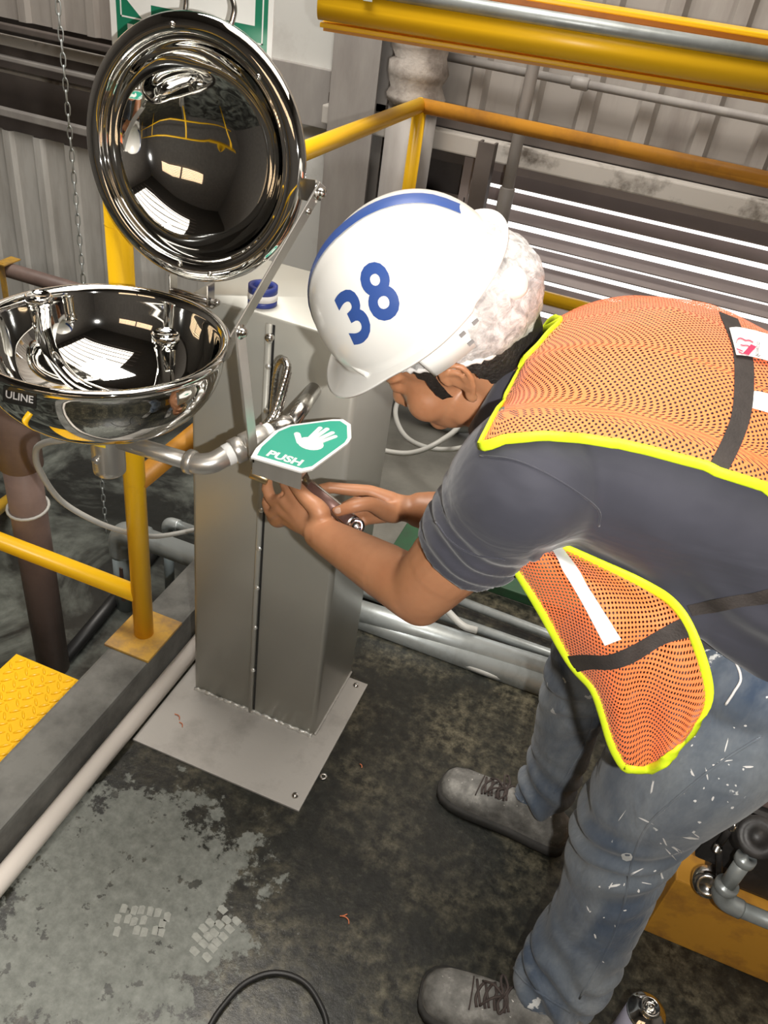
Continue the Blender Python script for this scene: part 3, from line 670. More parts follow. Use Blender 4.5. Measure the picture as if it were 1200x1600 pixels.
# push plate
SZ = .925
poly = [(392, 714), (400, 700), (430, 673), (452, 664), (520, 655), (536, 655), (548, 663), (549, 684), (544, 692), (488, 733), (470, 737)]
pw = [atz(x, y, SZ) for x, y in poly]
cen = sum(pw, V((0, 0, 0)))/len(pw)
pp_ = MB().prism([p-V((0, 0, .003)) for p in pw], (0, 0, .003)).build('push_plate', 'white', ew)
gi = [cen+(p-cen)*.90 for p in pw]
MB().prism(gi, (0, 0, .0005)).build('green_face', 'pushgreen', pp_)
q = lambda cx, cy: atz(330+cx/4.444, 660+cy/4.444, SZ+.0005)
def capsule(a, b, r, n=8):
    a, b = V(a), V(b); t = (b-a); ang = math.atan2(t.y, t.x); out = []
    for c, a0 in ((b, -90), (a, 90)):
        for k in range(n+1): u = ang+R_(a0+180*k/n); out.append(c+V((math.cos(u), math.sin(u), 0))*r)
    return out
hd = MB(); hk = .0005
hc = q(690, 148); hd.prism([hc+V((.0215*math.cos(k*.3142), .0185*math.sin(k*.3142), 0)) for k in range(20)], (0, 0, .0005))
for a, b, r in (((615, 140), (597, 82), .0052), ((680, 115), (757, 40), .0038), ((705, 118), (805, 48), .0038), ((735, 125), (842, 74), .0038), ((755, 140), (862, 100), .0036)):
    hk += .00012; hd.prism(capsule(q(*a), q(*b), r), (0, 0, hk))
hd.build('hand_symbol', 'white', pp_)
tm = text_mesh('PUSH', .0245, .0009); place_flat(tm, atz(445, 716, SZ+.0009), (1, .02, 0), (0, 1, 0)); link('push_lettering', tm, 'white', pp_)
A_ = atz(394, 713, SZ); B_ = atz(472, 737, SZ)
MB().box((A_.x, A_.y+.002, SZ-.034), (B_.x, A_.y+.006, SZ-.0035), .001).box((A_.x, A_.y+.002, SZ-.034), (A_.x+.003, A_.y+.09, SZ-.0035)).box((A_.x, A_.y+.002, SZ-.012), (B_.x, A_.y+.09, SZ-.0035)).build('bracket', 'brushed', ew)
nb = at(408, 746, 1.0)
MB().cyl(nb+V((-.018, 0, .004)), nb+V((.012, .004, -.003)), .0105, 6, bev=.001).build('brass_nut', 'brass', ew)
MB().tube(spline([at(424, 745, 1.02), at(436, 751, 1.01), at(448, 758, 1.0)], 6), .004, 10).cyl(at(444, 738, 1.0), at(444, 756, 1.0), .0042, 10).build('amber_tube', 'goldplastic', ew)
MB().cyl(at(455, 748, 1.01), at(462, 752, 1.0), .008, 6).build('lock_nut', 'steel', ew)
# drain hose hanging from the cup
MB().tube(spline([DC+V((-.02, -.0, .868)), at(105, 686, .96), at(70, 692, .98), at(56, 705, 1.0), at(62, 735, 1.03), at(95, 782, 1.08), at(150, 815, 1.13), at(200, 832, 1.2), at(245, 838, 1.35), at(303, 828, 1.5), at(340, 820, 1.6)], 12), .0062, 12).build('sensing_hose', 'hose', ew)

# roll of tape on top of the pedestal
tp = atz(410, 474, PH)
t = thing('tape_roll', 'small blue and white tape roll on top of the pedestal', 'tape', tp)
MB().lathe([(.018, 0), (.026, 0), (.026, .010), (.018, .010)], tp, seg=32, closed=True).build('blue_edge', 'navy', t)
MB().lathe([(.017, .010), (.0265, .010), (.0265, .022), (.017, .022)], tp, seg=32, closed=True).build('white_band', 'cloth', t)
MB().lathe([(.018, .022), (.026, .022), (.026, .034), (.018, .034)], tp, seg=32, closed=True).build('blue_edge', 'navy', t)

# direction sign on the rail post
sy = 1.268; a = at(172, 20, sy); b = at(427, 20, sy); zb = 1.375; zt = 1.62
sg = thing('exit_arrow_sign', 'green sign with a white arrow behind the open lid', 'sign', ((a.x+b.x)/2, sy, zb))
MB().box((a.x, sy, zb), (b.x, sy+.004, zt), .0008).build('board', 'white', sg)
def P(x, y): p = at(x, y, sy); return V((p.x, sy-.0004, p.z))
x0, x1 = at(182, 20, sy).x, at(419, 20, sy).x
zc = at(400, 88, sy).z
def sheet(poly, y, nm, mt): MB().prism([V((p[0], y, p[1])) for p in poly], (0, -.0004, 0)).build(nm, mt, sg)
sheet([(x0, zb+.006), (x1, zb+.006), (x1, zt-.008), (x0, zt-.008)], sy, 'green_field', 'green')
lw = .0022; zl = max(at(415, 72, sy).z, zb+.02); xl0, xl1 = x0+.008, x1-.007
for nm, r in (('l', (xl0, zl, xl0+lw, zt-.014)), ('r', (xl1-lw, zl, xl1, zt-.014)), ('b', (xl0, zl, xl1, zl+lw))):
    sheet([(r[0], r[1]), (r[2], r[1]), (r[2], r[3]), (r[0], r[3])], sy-.0005, 'border_line', 'white')
zs1 = at(395, 40, sy).z; xr = at(399, 20, sy).x; xh = at(236, 10, sy).x
sheet([(xh, zs1), (xr, zs1), (xr, zs1+.07), (xh, zs1+.07)], sy-.0005, 'arrow_shaft', 'white')
ht = at(206, 0, sy)
sheet([(xh, zs1+.035-.07), (xh, zs1+.035+.07), (xh-.085, zs1+.035)], sy-.0005, 'arrow_head', 'white')
MB().box((x0+.02, sy-.0009, zl-.028), (x0+.03, sy-.0004, zl-.008)).build('lettering', 'white', sg)
MB().beam((RX+.015, PY+.03, RZ-.03), ((a.x+b.x)/2, sy+.012, zb+.08), .03, .005, (0, 1, 0)).build('support_bar', 'galv', sg)
MB().box(((a.x+b.x)/2-.03, sy+.004, zb+.02), ((a.x+b.x)/2+.03, sy+.014, zb+.12)).build('clamp', 'galv', sg)

# ------------------------------------------------------------------ floor clutter
def curl(p, n, r, mt, label):
    pts = [V(p)+V((r*math.cos(k*.7)*(1-.3*k/n), r*1.6*k/n-r+r*.4*math.sin(k*.9), .0015+.0015*abs(math.sin(k)))) for k in range(n)]
    MB().tube(spline(pts, 4), .0013, 6).build('copper_shaving', mt, None, label=label, cat='shaving', group='copper shavings')
curl(atz(278, 1118, .0065), 6, .010, 'copper', 'small copper shaving on the steel base plate')
curl(atz(283, 1131, .0065), 5, .008, 'copper', 'copper shaving nearest the edge of the steel base plate')
curl(atz(540, 1432), 8, .012, 'copper', 'bright copper curl on the wet floor in front of the base plate')
curl(atz(563, 1196), 4, .006, 'copper', 'tiny copper curl on the floor right of the base plate')
MB().lathe([(.004, .002), (.009, .0), (.009, .003), (.004, .003)], atz(505, 1214, .001), seg=16, closed=True).build('washer', 'steel', None, label='small shiny washer on the floor beside the base plate', cat='washer')
def boot_print(c, ang, rows, label):
    t = thing('boot_print', label, 'footprint', c, 'dusty boot prints'); ca, sa = math.cos(ang), math.sin(ang); k = 0
    for i in range(rows):
        for j in (-1, 0, 1):
            if random.random() < .15: continue
            u = (i-rows/2)*.0165+random.uniform(-.003, .003)+.006*abs(j); v = j*(.022-.0012*i)+random.uniform(-.003, .003)
            poly = [(-.0065, -.009), (.006, -.010), (.007, .006), (.002, .010), (-.006, .008)]
            MB().prism([V(c)+V((ca*(u+a*random.uniform(.8, 1.1))-sa*(v+b), sa*(u+a)+ca*(v+b*random.uniform(.8, 1.1)), .0002)) for a, b in poly], (0, 0, .0004)).build('tread_mark', 'dust', t)
boot_print(atz(335, 1455), R_(75), 6, 'pale dusty boot print nearer the base plate')
boot_print(atz(225, 1440), R_(20), 6, 'fainter dusty boot print nearer the kerb')
MB().tube(spline([atz(290, 1760, .006), atz(300, 1680, .006), atz(325, 1610, .006), atz(350, 1570, .006), atz(385, 1535, .006), atz(430, 1520, .006), atz(475, 1535, .006), atz(505, 1580, .006), atz(525, 1650, .006), atz(600, 1740, .006), atz(720, 1790, .006)], 10), .0055, 12).build('black_cable', 'rubber', None, label='black cable loop lying on the floor at the bottom edge', cat='cable')
# spray can
cc = atz(1016, 1574, .19); cb = V((cc.x, cc.y, 0))
t = thing('spray_can', 'lilac spray can with bare metal top beside the rear shoe', 'spray can', cb)
MB().lathe([(0, 0), (.030, 0), (.0325, .004), (.0325, .165), (.0315, .168)], cb, seg=40).build('body', 'lilac', t)
MB().lathe([(.0325, .165), (.0338, .168), (.0338, .172), (.0315, .174), (.028, .178), (.020, .186), (.0165, .188), (.0165, .193), (.014, .194), (.0125, .189), (.006, .187), (.004, .191), (.004, .196), (0, .196)], cb, seg=40).build('domed_top', 'chrome', t)
mk = MB().box((-.008, -.0332, .06), (.008, -.0326, .13)).mesh('printed_panel')
o = link('printed_panel', mk, 'navy', t, loc=cb); o.rotation_euler = (0, 0, R_(-35))
# machine at the lower right
mx = .40; my = 1.06; mz = .20
t = thing('pump_machine', 'black machine on a yellow base behind the worker', 'machine', (.7, 1.3, 0))
MB().box((mx, my, 0), (1.3, 1.6, mz), .004).build('yellow_base', 'orangebase', t)
MB().box((mx+.05, my+.03, mz), (1.25, 1.55, mz+.22), .012).build('housing', 'black', t)
MB().box((mx+.02, my+.05, mz+.22), (1.28, 1.56, mz+.26), .006).build('top_plate', 'brown', t)
MB().box((mx+.0, my-.015, mz+.10), (mx+.09, my+.05, mz+.2), .008).build('bracket', 'black', t)
p = at(1105, 1380, 1.035); p.z = max(p.z, mz-.01)
MB().lathe([(0, .012), (.010, .012), (.013, .016), (.019, .016), (.024, .012), (.0265, .004), (.0265, -.02)], p, axis=(-.15, -.85, .6), seg=32).build('filler_cap', 'steel', t)
for a, b in (((1148, 1285), (1120, 1325)), ((1124, 1322), (1124, 1372))):
    MB().cyl(at(*a, 1.03), at(*b, 1.03), .006, 10).build('rod', 'black', t)
for p_ in ((1146, 1288), (1122, 1322)):
    c = at(*p_, 1.022); MB().cyl(c, c+V((-.003, -.014, .006)), .008, 6, bev=.001).build('bolt', 'steel', t)
c = at(1186, 1308, 1.0); ax = V((-.1, -.6, .75)).normalized()
MB().lathe([(0, .0), (.012, .0), (.014, -.003), (.024, -.003), (.033, -.002), (.035, -.006), (.035, -.09)], c, axis=ax, seg=36).build('gear_cap', 'black', t)
c = at(1163, 1345, .985); c2 = V((c.x+.0, .985, c.z-.085))
MB().cyl(c, c2, .0135, 20).build('galvanised_pipe', 'galv', t)
MB().cyl(c+V((0, 0, .012)), c+V((0, 0, -.004)), .0175, 20, bev=.002).build('collar', 'galv', t)
MB().tube(spline([c2+V((0, 0, .008)), c2+V((0, 0, -.018)), c2+V((.014, 0, -.036)), c2+V((.042, 0, -.042))], 8), .0175, 20).cyl(c2+V((0, 0, .012)), c2+V((0, 0, -.004)), .0205, 20, bev=.002).build('elbow', 'galv', t)
MB().cyl(c2+V((.03, 0, -.042)), c2+V((.25, 0, -.042)), .0145, 20).build('galvanised_pipe', 'galv', t)
# ------------------------------------------------------------------ the worker
YC = .97
def limb(mb, pts, rad, n=8, seg=20, flat=1., ref=None):
    return mb.tube(spline(pts, n), splinef(rad, n), seg, flat=flat, ref=ref)
def torso(mb, st, n=6, seg=36):
    c = spline([s[0] for s in st], n); a = splinef([s[1] for s in st], n); b = splinef([s[2] for s in st], n); rg = []
    for i, p in enumerate(c):
        t = (c[min(i+1, len(c)-1)]-c[max(i-1, 0)]).normalized(); s = V((0, 1, 0)); u = t.cross(s).normalized()
        if u.z < 0: u = -u
        rg.append([p+s*(a[i]*math.copysign(abs(math.cos(q))**.9, math.cos(q)))+u*(b[i]*math.copysign(abs(math.sin(q))**.9, math.sin(q))) for q in [2*math.pi*k/seg for k in range(seg)]])
    return mb.rings(rg)
ST = [((.37, YC, .92), .175, .115), ((.30, YC, .995), .188, .135), ((.21, YC, 1.070), .20, .155), ((.11, YC, 1.122), .205, .158), ((.02, YC, 1.142), .205, .150), ((-.05, YC, 1.140), .185, .118), ((-.11, YC, 1.130), .115, .078), ((-.15, YC, 1.140), .07, .062)]
LS = at(822, 748, .80); LE = at(656, 925, .825); LW = at(494, 829, .95)
RS = V((-.06, 1.13, 1.11)); RE = at(785, 815, 1.13); RW = at(642, 795, 1.085)
# head frame
fy = R_(8); fp = R_(42)
hf = V((-math.cos(fp)*math.cos(fy), -math.cos(fp)*math.sin(fy), -math.sin(fp))); hl = V((0, 0, 1)).cross(hf).normalized(); hu = hf.cross(hl)
_ro = R_(10); hl, hu = hl*math.cos(_ro)-hu*math.sin(_ro), hu*math.cos(_ro)+hl*math.sin(_ro)
HC = V((-.215, .965, 1.187))
def HL(x, y, z): return HC+hf*x+hl*y+hu*z
def hell(mb, c, r, **k): return mb.ell(HL(*c), (hf*r[0], hl*r[1], hu*r[2]), **k)
body = MB()
torso(body, [(s[0], s[1]*.9, s[2]*.88) for s in ST])
body.ell((.30, YC, .90), ((.11, 0, 0), (0, .16, 0), (0, 0, .10)))
limb(body, [V((-.03, YC, 1.125)), V((-.10, YC, 1.15)), HL(-.035, 0, -.035)], [.075, .06, .056])
hell(body, (-.008, 0, .03), (.096, .075, .09), seg=28, rings=20)
hell(body, (.042, 0, -.03), (.054, .060, .085)); hell(body, (.032, 0, -.074), (.052, .054, .036)); hell(body, (.074, 0, -.090), (.020, .024, .017))
for s in (-1, 1):
    hell(body, (.058, s*.040, -.038), (.030, .026, .030)); hell(body, (.080, s*.030, .0), (.014, .017, .012)); hell(body, (.010, s*.050, -.072), (.034, .014, .026))
    hell(body, (.070, s*.028, .016), (.022, .026, .009))
    # ear
    eo = lambda a, b, o: HL(-.006+a, s*(.076+o), -.012+b)
    pts = [eo(.012, -.002, .000), eo(.013, .014, .004), eo(.006, .027, .009), eo(-.008, .030, .013), eo(-.020, .021, .015), eo(-.022, .004, .014), eo(-.015, -.013, .010), eo(-.006, -.026, .006)]
    body.tube(spline(pts, 6), .0044, 10)
    body.ell(eo(-.004, -.026, .005), (hf*.008, hl*.005, hu*.010), 12, 8)
    body.ell(eo(-.006, .004, .003), (hf*.014, hl*.005, hu*.022), 14, 10)
    body.tube(spline([eo(.002, .018, .006), eo(-.010, .014, .010), eo(-.012, -.002, .010), eo(-.006, -.012, .008)], 5), .0032, 8)
hell(body, (.098, 0, -.034), (.020, .013, .014)); body.tube([HL(.082, 0, .01), HL(.104, 0, -.03)], [.008, .011], 12)
for s in (-1, 1): hell(body, (.096, s*.012, -.040), (.011, .008, .008))
hell(body, (.090, 0, -.062), (.010, .023, .006)); hell(body, (.088, 0, -.072), (.010, .020, .007))
# arms
limb(body, [LS, LS.lerp(LE, .5), LS.lerp(LE, .85), LE], [.058, .053, .049, .045])
body.ell(LE, ((.045, 0, 0), (0, .043, 0), (0, 0, .045)))
body.ell(LE+V((.004, -.004, -.016)), ((.036, 0, 0), (0, .034, 0), (0, 0, .032)))
limb(body, [LE, LE.lerp(LW, .25), LE.lerp(LW, .6), LE.lerp(LW, .85), LW], [.046, .042, .035, .030, .027])
limb(body, [RS, RS.lerp(RE, .5), RE], [.056, .050, .042]); limb(body, [RE, RE.lerp(RW, .3), RE.lerp(RW, .7), RW], [.042, .044, .036, .029])
def hand(mb, wr, kn, fingers, thumb):
    """metacarpals from the wrist to each knuckle, then each finger's own joints"""
    for i, k in enumerate(kn):
        mb.tube(spline([wr+(k-wr)*.0, wr.lerp(k, .35), wr.lerp(k, .75), k], 4), splinef([.022, .017, .0135, .0115], 4), 14)
    for k, f in zip(kn, fingers):
        n = len(f); pts = [k]+f
        mb.tube(spline(pts, 5), splinef([.0115, .0106, .0096, .0083][:n+1], 5), 12)
        mb.ell(f[-1], [V((.0074, 0, 0)), V((0, .0074, 0)), V((0, 0, .0074))], 10, 8)
        for j in f[:-1]: mb.ell(j, [V((.0107, 0, 0)), V((0, .0107, 0)), V((0, 0, .0107))], 10, 8)
    mb.tube(spline([wr.lerp(thumb[0], .3)]+thumb, 5), splinef([.018, .0165, .0125, .0112, .0088], 5), 14)
    mb.ell(thumb[-1], [V((.0092, 0, 0)), V((0, .0092, 0)), V((0, 0, .0092))], 10, 8)
lk = [at(455, 768, .985), at(443, 780, .980), at(440, 796, .978), at(447, 811, .978)]
hand(body, LW, lk, [[at(447, 757, 1.0), at(446, 750, 1.015), at(448, 745, 1.03)],
                    [at(427, 782, .990), at(418, 764, 1.002), at(419, 750, 1.012)],
                    [at(425, 802, .990), at(418, 786, 1.008), at(420, 772, 1.022)],
                    [at(432, 815, .992), at(425, 806, 1.012), at(428, 796, 1.026)]],
     [at(500, 800, .948), at(478, 778, .955), at(466, 764, .968), at(457, 754, .982)])
rk = [at(578, 768, 1.062), at(566, 781, 1.075), at(563, 796, 1.08), at(566, 811, 1.08)]
hand(body, RW, rk, [[at(545, 765, 1.045), at(515, 762, 1.032), at(492, 766, 1.022)],
                    [at(536, 795, 1.048), at(512, 814, 1.026), at(508, 828, 1.000)],
                    [at(542, 812, 1.052), at(522, 829, 1.030), at(522, 840, 1.004)],
                    [at(556, 826, 1.055), at(540, 841, 1.036), at(541, 849, 1.012)]],
     [at(610, 802, 1.045), at(580, 788, 1.005), at(553, 791, .984), at(526, 800, .978)])
LEG_L = [V((.30, .885, .88)), at(1105, 1150, .865), at(978, 1296, .885), at(938, 1412, .87), at(895, 1495, .845), at(862, 1548, .82)]
LEG_R = [V((.30, 1.055, .88)), at(965, 1000, 1.13), at(900, 1090, 1.175), at(872, 1180, 1.195), at(845, 1245, 1.19)]
limb(body, LEG_L, [.09, .085, .06, .05, .04, .04]); limb(body, LEG_R, [.09, .075, .055, .045, .04])
bm_ = voxel(body, .0030, 5, .5)
_b = bmesh.new(); _b.from_mesh(bm_)
for c_, r_, it in ((LE, .085, 40), (LW, .04, 22), (RW, .04, 22), (HL(.04, 0, -.05), .085, 7), (HL(-.05, 0, -.06), .07, 25)):
    sel = [v for v in _b.verts if (v.co-c_).length < r_ and not (c_ is not LE and abs((v.co-HC).dot(hl)) > .066 and (v.co-HC).length < .12)]
    for _ in range(it): bmesh.ops.smooth_vert(_b, verts=sel, factor=.5, use_axis_x=True, use_axis_y=True, use_axis_z=True)
_b.to_mesh(bm_); _b.free()
person = link('person', bm_, 'skin', None, label='worker bending over in white hard hat, orange mesh vest, dark shirt and jeans', cat='person')
# thumbnail
for p, Y, ax in (((529, 798), .966, (1, 0, 0)),):
    c = at(*p, Y); d = (CAM-c).normalized(); tx = (at(524, 800, .978)-at(553, 791, .984)).normalized(); sd = tx.cross(d).normalized()
    h = bvh(bm_).ray_cast(CAM, ray(528, 798))[0] or c
    MB().ell(h, (tx*.0068, sd*.0052, d*.0016), 14, 8).build('thumbnail', mat('nail', (.55, .36, .27), .35), person)
# ---- shirt
sh = MB(); torso(sh, ST)
for S_, E_ in ((LS, LE), (RS, RE)):
    ax = (E_-S_).normalized(); mid = V((S_.x+.035, S_.y+(.05 if S_.y < YC else -.05), S_.z+.0))
    h = .56
    c = [mid, S_, S_.lerp(E_, .28), S_.lerp(E_, h), S_.lerp(E_, h+.005), S_.lerp(E_, h), S_.lerp(E_, h-.16)]
    rr = [.095, .085, .077, .0655, .062, .057, .055]
    sh.tube(spline(c[:4], 8)+c[4:], splinef(rr[:4], 8)+rr[4:], 28)
sh.ell((.12, .93, 1.03), ((.17, 0, 0), (0, .165, 0), (0, 0, .085)))
sm = voxel(sh, .0055, 6, .6)
def shirt_folds(p):
    d = .0
    n1 = noise.noise(V((p.x*9, p.y*5, p.z*9)))*.008
    t = (p-LS).dot((LE-LS).normalized())            # gathers near the left sleeve hem
    r = (p-LS-(LE-LS).normalized()*t).length
    if r < .12 and .03 < t < .17: d += .0032*math.sin(t*230+noise.noise(p*14)*3)*smoothstep(.03, .09, t)*smoothstep(.155, .125, t)*(1 if p.x < LS.x+.02 else .3)
    if p.y < .90 and p.z < 1.12 and p.x > -.03: d += .0055*smoothstep(.90, .84, p.y)*math.sin((p.z*1.0+p.x*.55)*120+noise.noise(p*7)*5)*smoothstep(1.12, 1.02, p.z)
    return n1+d
displace(sm, shirt_folds)
shirt = link('shirt', sm, 'shirt', person, label='dark navy short-sleeved jersey shirt')
stree = bvh(sm)
def hit(tree, x, y, off=0.):
    d = ray(x, y); h, nrm, _, _ = tree.ray_cast(CAM, d)
    if h is None: return None
    if nrm.dot(d) > 0: nrm = -nrm
    return h+nrm*off
def seam(tree, pts, r, name, mt, par, off=0., n=6):
    q = [hit(tree, p.x, p.y, off) for p in spline([(x, y, 0) for x, y in pts], n)]; q = [p for p in q if p is not None]
    if len(q) > 2: return MB().tube(q, r, 8).build(name, mt, par)
seam(stree, [(750, 712), (800, 718), (850, 738), (900, 768), (935, 797), (936, 822)], .0012, 'shoulder_seam', 'shirt', shirt, .0004)
seam(stree, [(681, 815), (705, 846), (740, 866), (790, 874)], .0012, 'hem_stitch', 'shirt', shirt, .0004)
# ---- jeans
je = MB(); je.ell((.315, YC, .895), ((.125, 0, 0), (0, .182, 0), (0, 0, .105)), 28, 18)
je.ell((.27, .87, .92), ((.10, 0, 0), (0, .10, 0), (0, 0, .09)))
limb(je, LEG_L, [.112, .104, .083, .077, .079, .073], 10, 28); limb(je, LEG_R, [.11, .092, .068, .062, .060], 10, 28)
jm = voxel(je, .0055, 5, .6)
def jean_folds(p):
    d = noise.noise(V((p.x*8, p.y*8, p.z*5)))*.006
    low = smoothstep(.34, .10, p.z)
    d += low*.0085*math.sin(p.z*105+p.x*60+noise.noise(p*10)*4)
    k = math.exp(-((p.z-.50)/.09)**2); d += k*.006*math.sin(p.z*95-p.x*70+noise.noise(p*9)*3)
    return d
displace(jm, jean_folds)
jeans = link('jeans', jm, 'denim', person, label='faded blue jeans splashed with white paint')
jtree = bvh(jm)
seam(jtree, [(1190, 1150), (1120, 1195), (1058, 1246), (1012, 1290), (988, 1345), (975, 1410), (950, 1480), (905, 1560)], .0018, 'side_seam', 'denim', jeans, .0006)
seam(jtree, [(930, 1105), (915, 1160), (880, 1220), (865, 1240)], .0016, 'side_seam', 'denim', jeans, .0006)
seam(jtree, [(800, 1508), (822, 1535), (860, 1562), (890, 1580)], .0026, 'cuff_hem', 'denim', jeans, .0008)
seam(jtree, [(797, 1225), (815, 1255), (845, 1288)], .0022, 'cuff_hem', 'denim', jeans, .0008)
seam(jtree, [(1132, 1013), (1150, 1035), (1158, 1060), (1148, 1080), (1135, 1100)], .0016, 'loose_thread', 'cloth', jeans, .002)
seam(jtree, [(1140, 1012), (1165, 1025), (1185, 1035), (1199, 1040)], .0016, 'loose_thread', 'cloth', jeans, .002)
# paint splashes
pr = random.Random(5)
for i in range(60):
    t = pr.random(); cx = 1150-240*t+pr.uniform(-60, 60); cy = 1120+420*t+pr.uniform(-70, 70)
    h = hit(jtree, cx, cy)
    if h is None or h.y > 1.0: continue
    a = pr.uniform(0, 6.28); L = pr.choice([1.5, 2, 3, 5, 7, 10, 14]); wdt = pr.uniform(.8, 2.6); pts = []
    for k in range(9):
        u = 2*math.pi*k/9; rr = pr.uniform(.6, 1.2); x = cx+math.cos(a)*L*math.cos(u)*rr-math.sin(a)*wdt*math.sin(u)*rr; y = cy+math.sin(a)*L*math.cos(u)*rr+math.cos(a)*wdt*math.sin(u)*rr
        q_ = hit(jtree, x, y, .0007)
        if q_ is None or (q_-h).length > .05: pts = None; break
        pts.append(q_)
    if pts: MB().add([h+(CAM-h).normalized()*.0009]+pts, [[0, k+1, (k+1) % 9+1] for k in range(9)]).build('paint_splash', 'cloth', jeans)
h = hit(jtree, 978, 1338); pts = [hit(jtree, 978+9*math.cos(u*.7)*pr.uniform(.6, 1.4), 1338+6*math.sin(u*.7)*pr.uniform(.6, 1.4), .0008) for u in range(9)]
if h and all(pts): MB().add([h+(CAM-h).normalized()*.001]+pts, [[0, k+1, (k+1) % 9+1] for k in range(9)]).build('paint_splash', 'ptfe', jeans)
# ---- shoes
def shoe(label, c, d):
    d = V((d[0], d[1], 0)).normalized(); s = V((-d.y, d.x, 0)); c = V((c[0], c[1], 0))
    def L(x, y, z): return c+d*x+s*y+V((0, 0, z))
    xs = [-.150, -.142, -.120, -.085, -.045, -.005, .035, .075, .110, .135, .148, .153]
    hw = [.016, .028, .036, .038, .038, .041, .046, .050, .049, .040, .026, .010]
    ht = [.05, .085, .105, .112, .108, .098, .082, .068, .062, .056, .045, .030]
    up = MB(); rg = []
    for x, w_, h_ in zip(xs, hw, ht):
        r = []
        for k in range(20):
            u = 2*math.pi*k/20; cy_ = math.cos(u); sz = math.sin(u)
            y = w_*math.copysign(abs(cy_)**.75, cy_); z = .022+(h_-.022)*max(0, sz)**.85 if sz > 0 else .022+.012*sz
            if sz > 0 and h_ > .09: y *= 1-.22*sz
            r.append(L(x, y, z))
        rg.append(r)
    up.rings(rg); o = link('shoe', voxel(up, .004, 4, .5), 'shoe', person, label=label)
    so = MB(); out = [(x, w_+.006) for x, w_ in zip(xs, hw)]
    poly = [(x, w_) for x, w_ in out]+[(x, -w_) for x, w_ in out[::-1]]
    so.rings([[L(x*1.015, y, z) for x, y in poly] for z in (0.001, .012, .013, .026)]); sl = so.build('sole', 'sole', o)
    t_ = bvh(o.data)
    def top(x, y):
        p = L(x, y, .3); q = t_.ray_cast(p, V((0, 0, -1)))[0]; return (q or L(x, y, .09))+V((0, 0, .002))
    for i, x in enumerate((.005, .022, .039, .054)):
        MB().tube(spline([top(x-.008, -.022), top(x, -.008), top(x+.004, .010), top(x+.0, .024)], 4), .0026, 8).build('lace', 'lace', o)
        MB().tube(spline([top(x+.006, -.024), top(x+.002, -.004), top(x-.006, .022)], 4), .0026, 8).build('lace', 'lace', o)
    b0 = top(.012, 0)
    for sg_ in (-1, 1):
        MB().tube(spline([b0, b0+s*.02*sg_+V((0, 0, .012))+d*.01, b0+s*.034*sg_+d*.004+V((0, 0, .004)), b0+s*.016*sg_-d*.006+V((0, 0, .003)), b0], 6), .0024, 8).build('lace', 'lace', o)
        MB().tube(spline([b0, b0+d*.02+s*.012*sg_+V((0, 0, .004)), top(.05, .022*sg_)+V((0, 0, .002))], 6), .0022, 8).build('lace', 'lace', o)
    MB().tube(spline([top(.066, y_) for y_ in (-.03, -.018, 0, .018, .03)], 4), .0015, 6).build('toe_stitch', 'lace', o)
    return o
shoe('dusty grey work shoe, front one at the bottom edge', (.162, .768), (-1, -.12))
shoe('dusty grey work shoe of the farther foot', (.058, 1.19), (-1, .10))
# ---- hair
def cap_mesh(c, r, line, seg=64, rings=40, wob=0., pw=1.):
    mb = MB(); vs = []; fs = []; keep = {}
    for i in range(rings+1):
        th = math.pi*i/rings
        for k in range(seg):
            u = 2*math.pi*k/seg
            x, y, z = c[0]+r[0]*math.sin(th)*math.cos(u), c[1]+r[1]*math.sin(th)*math.sin(u), c[2]+r[2]*math.cos(th)
            h0 = line(x, y)
            if z < h0: z2 = h0; 
            else: z2 = z
            keep[(i, k)] = z >= h0-.012
            if z < h0 and keep[(i, k)]: z = h0
            vs.append((x, y, z))
    out = []
    for (x, y, z) in vs:
        n_ = V((x-c[0], y-c[1], z-c[2])).normalized(); q = wob*(noise.noise(V((x*60, y*60, z*25)))+.5*noise.noise(V((x*140, y*140, z*140))))
        out.append(HL(*(V((x, y, z))+n_*q)))
    for i in range(rings):
        for k in range(seg):
            f = [(i, k), (i, (k+1) % seg), (i+1, (k+1) % seg), (i+1, k)]
            if all(keep[a] for a in f): fs.append([a*seg+b for a, b in f])
    mb.add(out, fs); me = mb.mesh('cap'); bm = bmesh.new(); bm.from_mesh(me); bmesh.ops.delete(bm, geom=[v for v in bm.verts if not v.link_faces], context='VERTS'); bmesh.ops.remove_doubles(bm, verts=bm.verts, dist=1e-5); bm.to_mesh(me); bm.free(); return me
hair_line = lambda x, y: interp([-.11, -.07, -.045, -.03, -.012, .004, .012, .030, .038, .06, .1], [-.095, -.085, -.055, -.022, .016, .018, -.030, -.030, .012, .05, .06], x)
hm = cap_mesh((-.013, 0, .0), (.103, .0805, .115), hair_line, 72, 56, .0022)
hair = link('hair', hm, 'hair', person, label='short dark hair around the ear and nape')
# ---- bouffant hair net
net_line = lambda x, y: interp([-.15, -.10, -.06, -.02, .03, .07, .1], [-.045, -.030, -.006, .012, .026, .034, .04], x)
nm = cap_mesh((-.032, 0, .045), (.114, .090, .094), net_line, 80, 50, .0045)
net = link('hair_net', nm, 'net', person, label='white bouffant hair net puffed out behind the hard hat')
ep = []
for k in range(140):
    u = 2*math.pi*k/140; x = -.032+.109*math.cos(u); y = .0875*math.sin(u); z = net_line(x, y); z0 = (z-.045)/.094; f = math.sqrt(max(.05, 1-z0*z0))
    x = -.032+.114*f*math.cos(u); y = .090*f*math.sin(u); ep.append(HL(x, y, net_line(x, y)-.001+.0012*(k % 2)))
MB().tube(ep, [.0022+.0013*(k % 3) for k in range(140)], 8, closed=True).build('elastic_edge', 'cloth', net)

